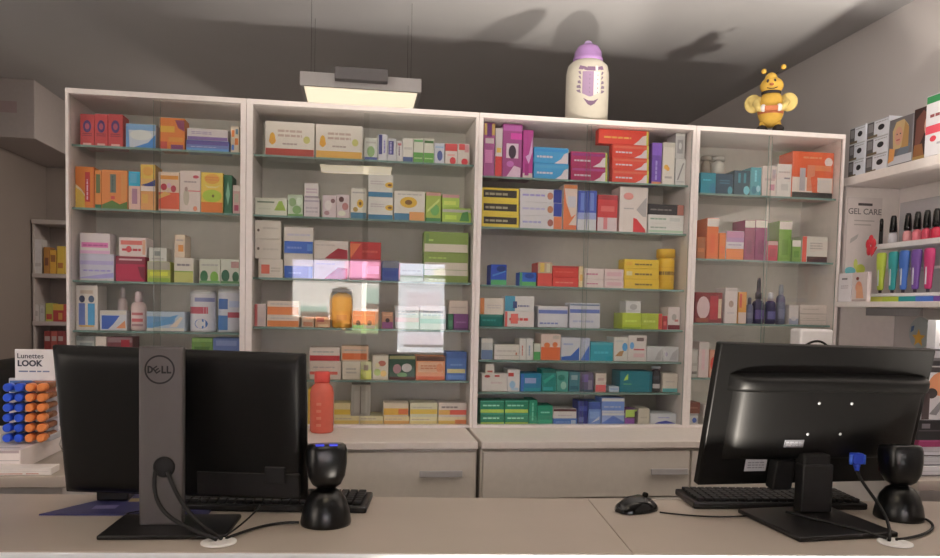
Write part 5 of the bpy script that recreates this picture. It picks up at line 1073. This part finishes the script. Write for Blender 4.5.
# crumpled clear plastic bag beside the display
t = thing('plastic_bag', 'crumpled clear plastic bag between display and left monitor', 'bag', (-.80, 2.3, CZ+.0006))
mb = MB(); rnd = random.Random(3); mb.ball((0, 0, .068), (.035, .03, .066), G_BODY, 18, 14)
for v in mb.bm.verts:
    k = 1+rnd.uniform(-.22, .18); v.co.x *= k; v.co.y *= k; v.co.z = max(.0, v.co.z*(1+rnd.uniform(-.05, .05)))
mb.build('film', t)
# black chair back
t = thing('office_chair', 'black office chair back behind the lip balm display', 'chair', (-1.2, 2.83, 0), math.pi/2)
mb = MB(); mb.box(-.2, .2, -.03, .035, .66, 1.235, M_BLACKM, .03, 3); mb.build('backrest', t)
mb = MB(); mb.box(-.2, .2, .03, .5, .46, .54, M_BLACKM, .03, 3); mb.build('seat', t)
mb = MB(); mb.tube([(-.02, .0, .7), (-.02, .04, .5), (-.02, .25, .46)], .018, M_BLACK, 10); mb.build('back_bar', t)
mb = MB(); mb.tube([(-.02, .25, .08), (-.02, .25, .46)], .025, M_BLACK, 12); mb.build('gas_column', t)
for i in range(5):
    a = 2*math.pi*i/5; mb = MB(); mb.tube([(-.02, .25, .1), (-.02+.18*math.cos(a), .25+.2*math.sin(a), .06)], .016, M_BLACK, 8); l = mb.build('leg', t)
    mb = MB(); mb.ball((-.02+.18*math.cos(a), .25+.2*math.sin(a), .026), .025, M_BLACK, 10, 8); mb.build('caster', l)

# ---------------------------------------------------------------- shelf unit in the back room
YS = 6.75
t = thing('wall_shelf', 'grey shelf unit with three boards in the dim back room', 'shelf', (-2.2, 6.9, 0))
M_BS = mat((150, 135, 124), .6)
bz_ = [atY(46, 219.5, YS).z, atY(46, 273.5, YS).z, atY(46, 321.5, YS).z, .9]
xl_ = atY(31, 270, YS).x
for z in bz_: mb = MB(); mb.box(xl_+2.2, 1.1, -.14, .19, z-.035, z, M_BS, .003); mb.build('shelf_board', t)
mb = MB(); mb.box(xl_+2.2+.002, xl_+2.2+.02, -.13, .19, 0, bz_[0]-.036, M_BS, .002); mb.build('side_panel', t)
mb = MB(); mb.box(xl_+2.2+.021, 1.1, .18, .195, .0, bz_[0]-.036, mat((120, 106, 96), .7), .001); mb.build('back_panel', t)
def back(px0, px1, py0, zi, c, lab, design=(), nm='storage_box', cat='box', dd=.12):
    q0, q1 = atY(px0, py0, YS+.03), atY(px1, py0, YS+.03); z = bz_[zi]+.0006
    stackbox(nm, lab, cat, q0.x, q1.x, YS+.03, YS+.03+dd, z, max(z+.03, q0.z), c, design, 'boxes in the back room shelf unit')
back(33, 41.5, 239, 1, (165, 155, 145), 'tall pale box on the middle board of back room shelf', [R(.1, .2, .9, .3, (150, 138, 130))])
back(43.5, 49.5, 247, 1, (150, 100, 45), 'brown-orange box on the middle board of back room shelf', [R(.2, .3, .8, .6, (100, 60, 40))])
back(50, 56, 250, 1, (180, 130, 40), 'amber box on the middle board of back room shelf', [R(.1, .5, .9, .8, (130, 80, 40))])
back(57, 63.5, 246, 1, (175, 140, 45), 'yellow box on the middle board of back room shelf', [R(.1, .2, .9, .4, (150, 90, 40))])
back(33.5, 39, 304, 2, (160, 148, 138), 'first white carton on the lower board of back room shelf', [R(.2, .3, .8, .6, (140, 128, 120))])
back(39.5, 44.5, 305, 2, (155, 144, 134), 'second white carton on the lower board of back room shelf', [R(.2, .5, .8, .8, (140, 128, 120))])
back(45.5, 52.5, 303, 2, (150, 145, 60), 'yellow-green box on the lower board of back room shelf', [R(.1, .1, .9, .4, (150, 60, 50))])
back(53, 63.5, 304, 2, (150, 55, 50), 'red and yellow box on the lower board of back room shelf', [top(.35, (170, 140, 50)), R(.5, .1, .9, .5, (170, 120, 60))])
for i, (px0, px1, c, nmn) in enumerate(((44, 50.5, (120, 45, 40), 'dull red'), (51, 57, (150, 70, 60), 'pinkish red'), (57.5, 63.5, (115, 50, 48), 'dark red'))):
    back(px0, px1, 331, 3, c, '%s tall carton at the bottom of back room shelf' % nmn, [R(.1, .7, .9, .85, (150, 130, 120))])
# ---------------------------------------------------------------- the street outside the shop window (mirrored in the glass doors)
def outside(name, lab, cat, x0, x1, y0, y1, z0, z1, m, extra=()):
    t = thing(name, lab, cat, ((x0+x1)/2, (y0+y1)/2, z0)); w, d = (x1-x0)/2, (y1-y0)/2
    mb = MB(); mb.box(-w, w, -d, d, 0, z1-z0, m, .01); mb.build('facade', t)
    for (nm_, a, b_, c, d_, mm) in extra:
        o_ = .0 if nm_ in ('wall_panel', 'awning', 'fascia') else .032
        mb = MB(); mb.box(a-(x0+x1)/2, b_-(x0+x1)/2, d+.001+o_, d+.03+o_, c-z0, d_-z0, mm, .004); mb.build(nm_, t)
    return t
cr = mat((230, 226, 222), .8, raw=True); lv = mat((188, 186, 225), .7, raw=True); oc = mat((196, 120, 70), .7, raw=True); gd = mat((150, 175, 165), .6, raw=True); pk = mat((222, 212, 224), .7, raw=True); dkk = mat((70, 66, 66), .6, raw=True); pb = mat((205, 220, 245), .7, raw=True); gg = mat((120, 140, 90), .8, raw=True)
S = 12.8/9.8   # the facade stands at y = -6, i.e. at 12.8 m along the mirrored sight line
def sx(px, py): q = atY(px, py, 12.4); return q.x, q.z
def rc(nm_, p0, p1, q0, q1, m):
    a = sx(p0, q0); b_ = sx(p1, q1); return (nm_, a[0], b_[0], min(a[1], b_[1]), max(a[1], b_[1]), m)
ex = [rc('awning', 285, 400, 250, 281, lv), rc('shop_sign', 345, 400, 252, 279, mat((215, 150, 185), .6, raw=True)), rc('shutter', 294, 328, 317, 336, oc), rc('door_panel', 300, 327, 306, 312, gd), rc('planter', 350, 384, 311, 324, oc), rc('hedge', 345, 384, 324, 337, gg), rc('window_pane', 366, 379, 288, 304, gd),
      rc('wall_panel', 392, 454, 277, 360, mat((226, 230, 240), .7, raw=True)), rc('fascia', 392, 454, 255, 276.5, pb), rc('poster', 406, 440, 292, 311, pk), rc('door_glass', 406, 440, 314, 330, gd), rc('step', 404, 446, 334, 345, pk), rc('poster', 434, 446, 268, 276, mat((235, 235, 215), .6, raw=True))]
ex.append(rc('arched_door', 330, 352, 297, 331, mat((150, 100, 40), .6, raw=True)))
bld = outside('building', 'pale house front across the street, mirrored in the cabinet glass', 'building', -4, 4.5, -9, -5.6, -.1, 4.2, cr, ex)
ac_ = sx(341.5, 298); mb = MB(); rr_ = sx(353, 298)[0]-ac_[0]
mb.face([(ac_[0]-.25+rr_*math.cos(math.pi*i/14), 1.7+.04, ac_[1]+.1+rr_*math.sin(math.pi*i/14)) for i in range(15)][::-1], mat((70, 66, 62), .7, raw=True)); mb.build('arch', bld)
mb = MB(); mb.box(-12, 12, -12, -3.2, -.2, -.1, mat((190, 180, 168), .8, raw=True, noise=.1, nscale=3)); o = mb.build('trim_2'); struct(o)

# ---------------------------------------------------------------- light
def area(name, loc, target, sx_, sy_, power, col):
    l = bpy.data.lights.new(name, 'AREA'); l.shape = 'RECTANGLE'; l.size = sx_; l.size_y = sy_; l.energy = power; l.color = col
    o = bpy.data.objects.new(name, l); COL.objects.link(o); o.location = loc
    o.rotation_euler = (Vector(target)-Vector(loc)).to_track_quat('-Z', 'Y').to_euler(); return o
area('left_fill_light', (-4.6, -1.6, 2.0), (.6, 3.4, 1.4), 2.2, 1.8, 62, (1, .86, .72))  # unseen side fill, added clear of the door reflections
area('cabinet_fill_light', (.25, 1.15, 2.94), (.25, 3.4, 1.2), 4.2, .2, 14.5, (1, .84, .67))  # unseen fill added to light the cabinet fronts evenly
area('back_room_fill', (-.4, 5.7, 2.6), (-1.6, 6.0, .6), .6, .4, 28, (1, .86, .72))  # unseen fill added to lift the dark wall at far left
def spot(name, loc, target, power, ang, blend, rad, col):
    l = bpy.data.lights.new(name, 'SPOT'); l.energy = power; l.spot_size = math.radians(ang); l.spot_blend = blend; l.shadow_soft_size = rad; l.color = col
    o = bpy.data.objects.new(name, l); COL.objects.link(o); o.location = loc
    o.rotation_euler = (Vector(target)-Vector(loc)).to_track_quat('-Z', 'Y').to_euler(); return o
spot('upward_spot', (.43, .40, .33), (1.35, 3.1, 2.98), 560, 72, .6, .06, (1, .90, .78))  # glint off the sunlit floor, casts the shadows on the ceiling
spot('upward_spot', (2.15, .5, .5), (1.8, 2.5, 2.98), 1050, 60, .8, .12, (1, .90, .78))  # extra fill added to brighten the right part of the ceiling
sun = bpy.data.lights.new('sun', 'SUN'); sun.energy = 100; sun.angle = .01; sun.color = (1, .98, .96)
so = bpy.data.objects.new('sun', sun); COL.objects.link(so); so.rotation_euler = Vector((.2, -1, -1.4)).to_track_quat('-Z', 'Y').to_euler(); so.location = (0, 0, 6)
wd = bpy.data.worlds.new('world'); SC.world = wd; wd.use_nodes = True; nt = wd.node_tree
bg = nt.nodes['Background']; sky = nt.nodes.new('ShaderNodeTexSky'); sky.sky_type = 'HOSEK_WILKIE'
bg.inputs[0].default_value = (.85, .9, 1, 1); bg.inputs[1].default_value = .25
SC.view_settings.view_transform = 'Standard'; SC.view_settings.look = 'None'; SC.view_settings.exposure = -.38
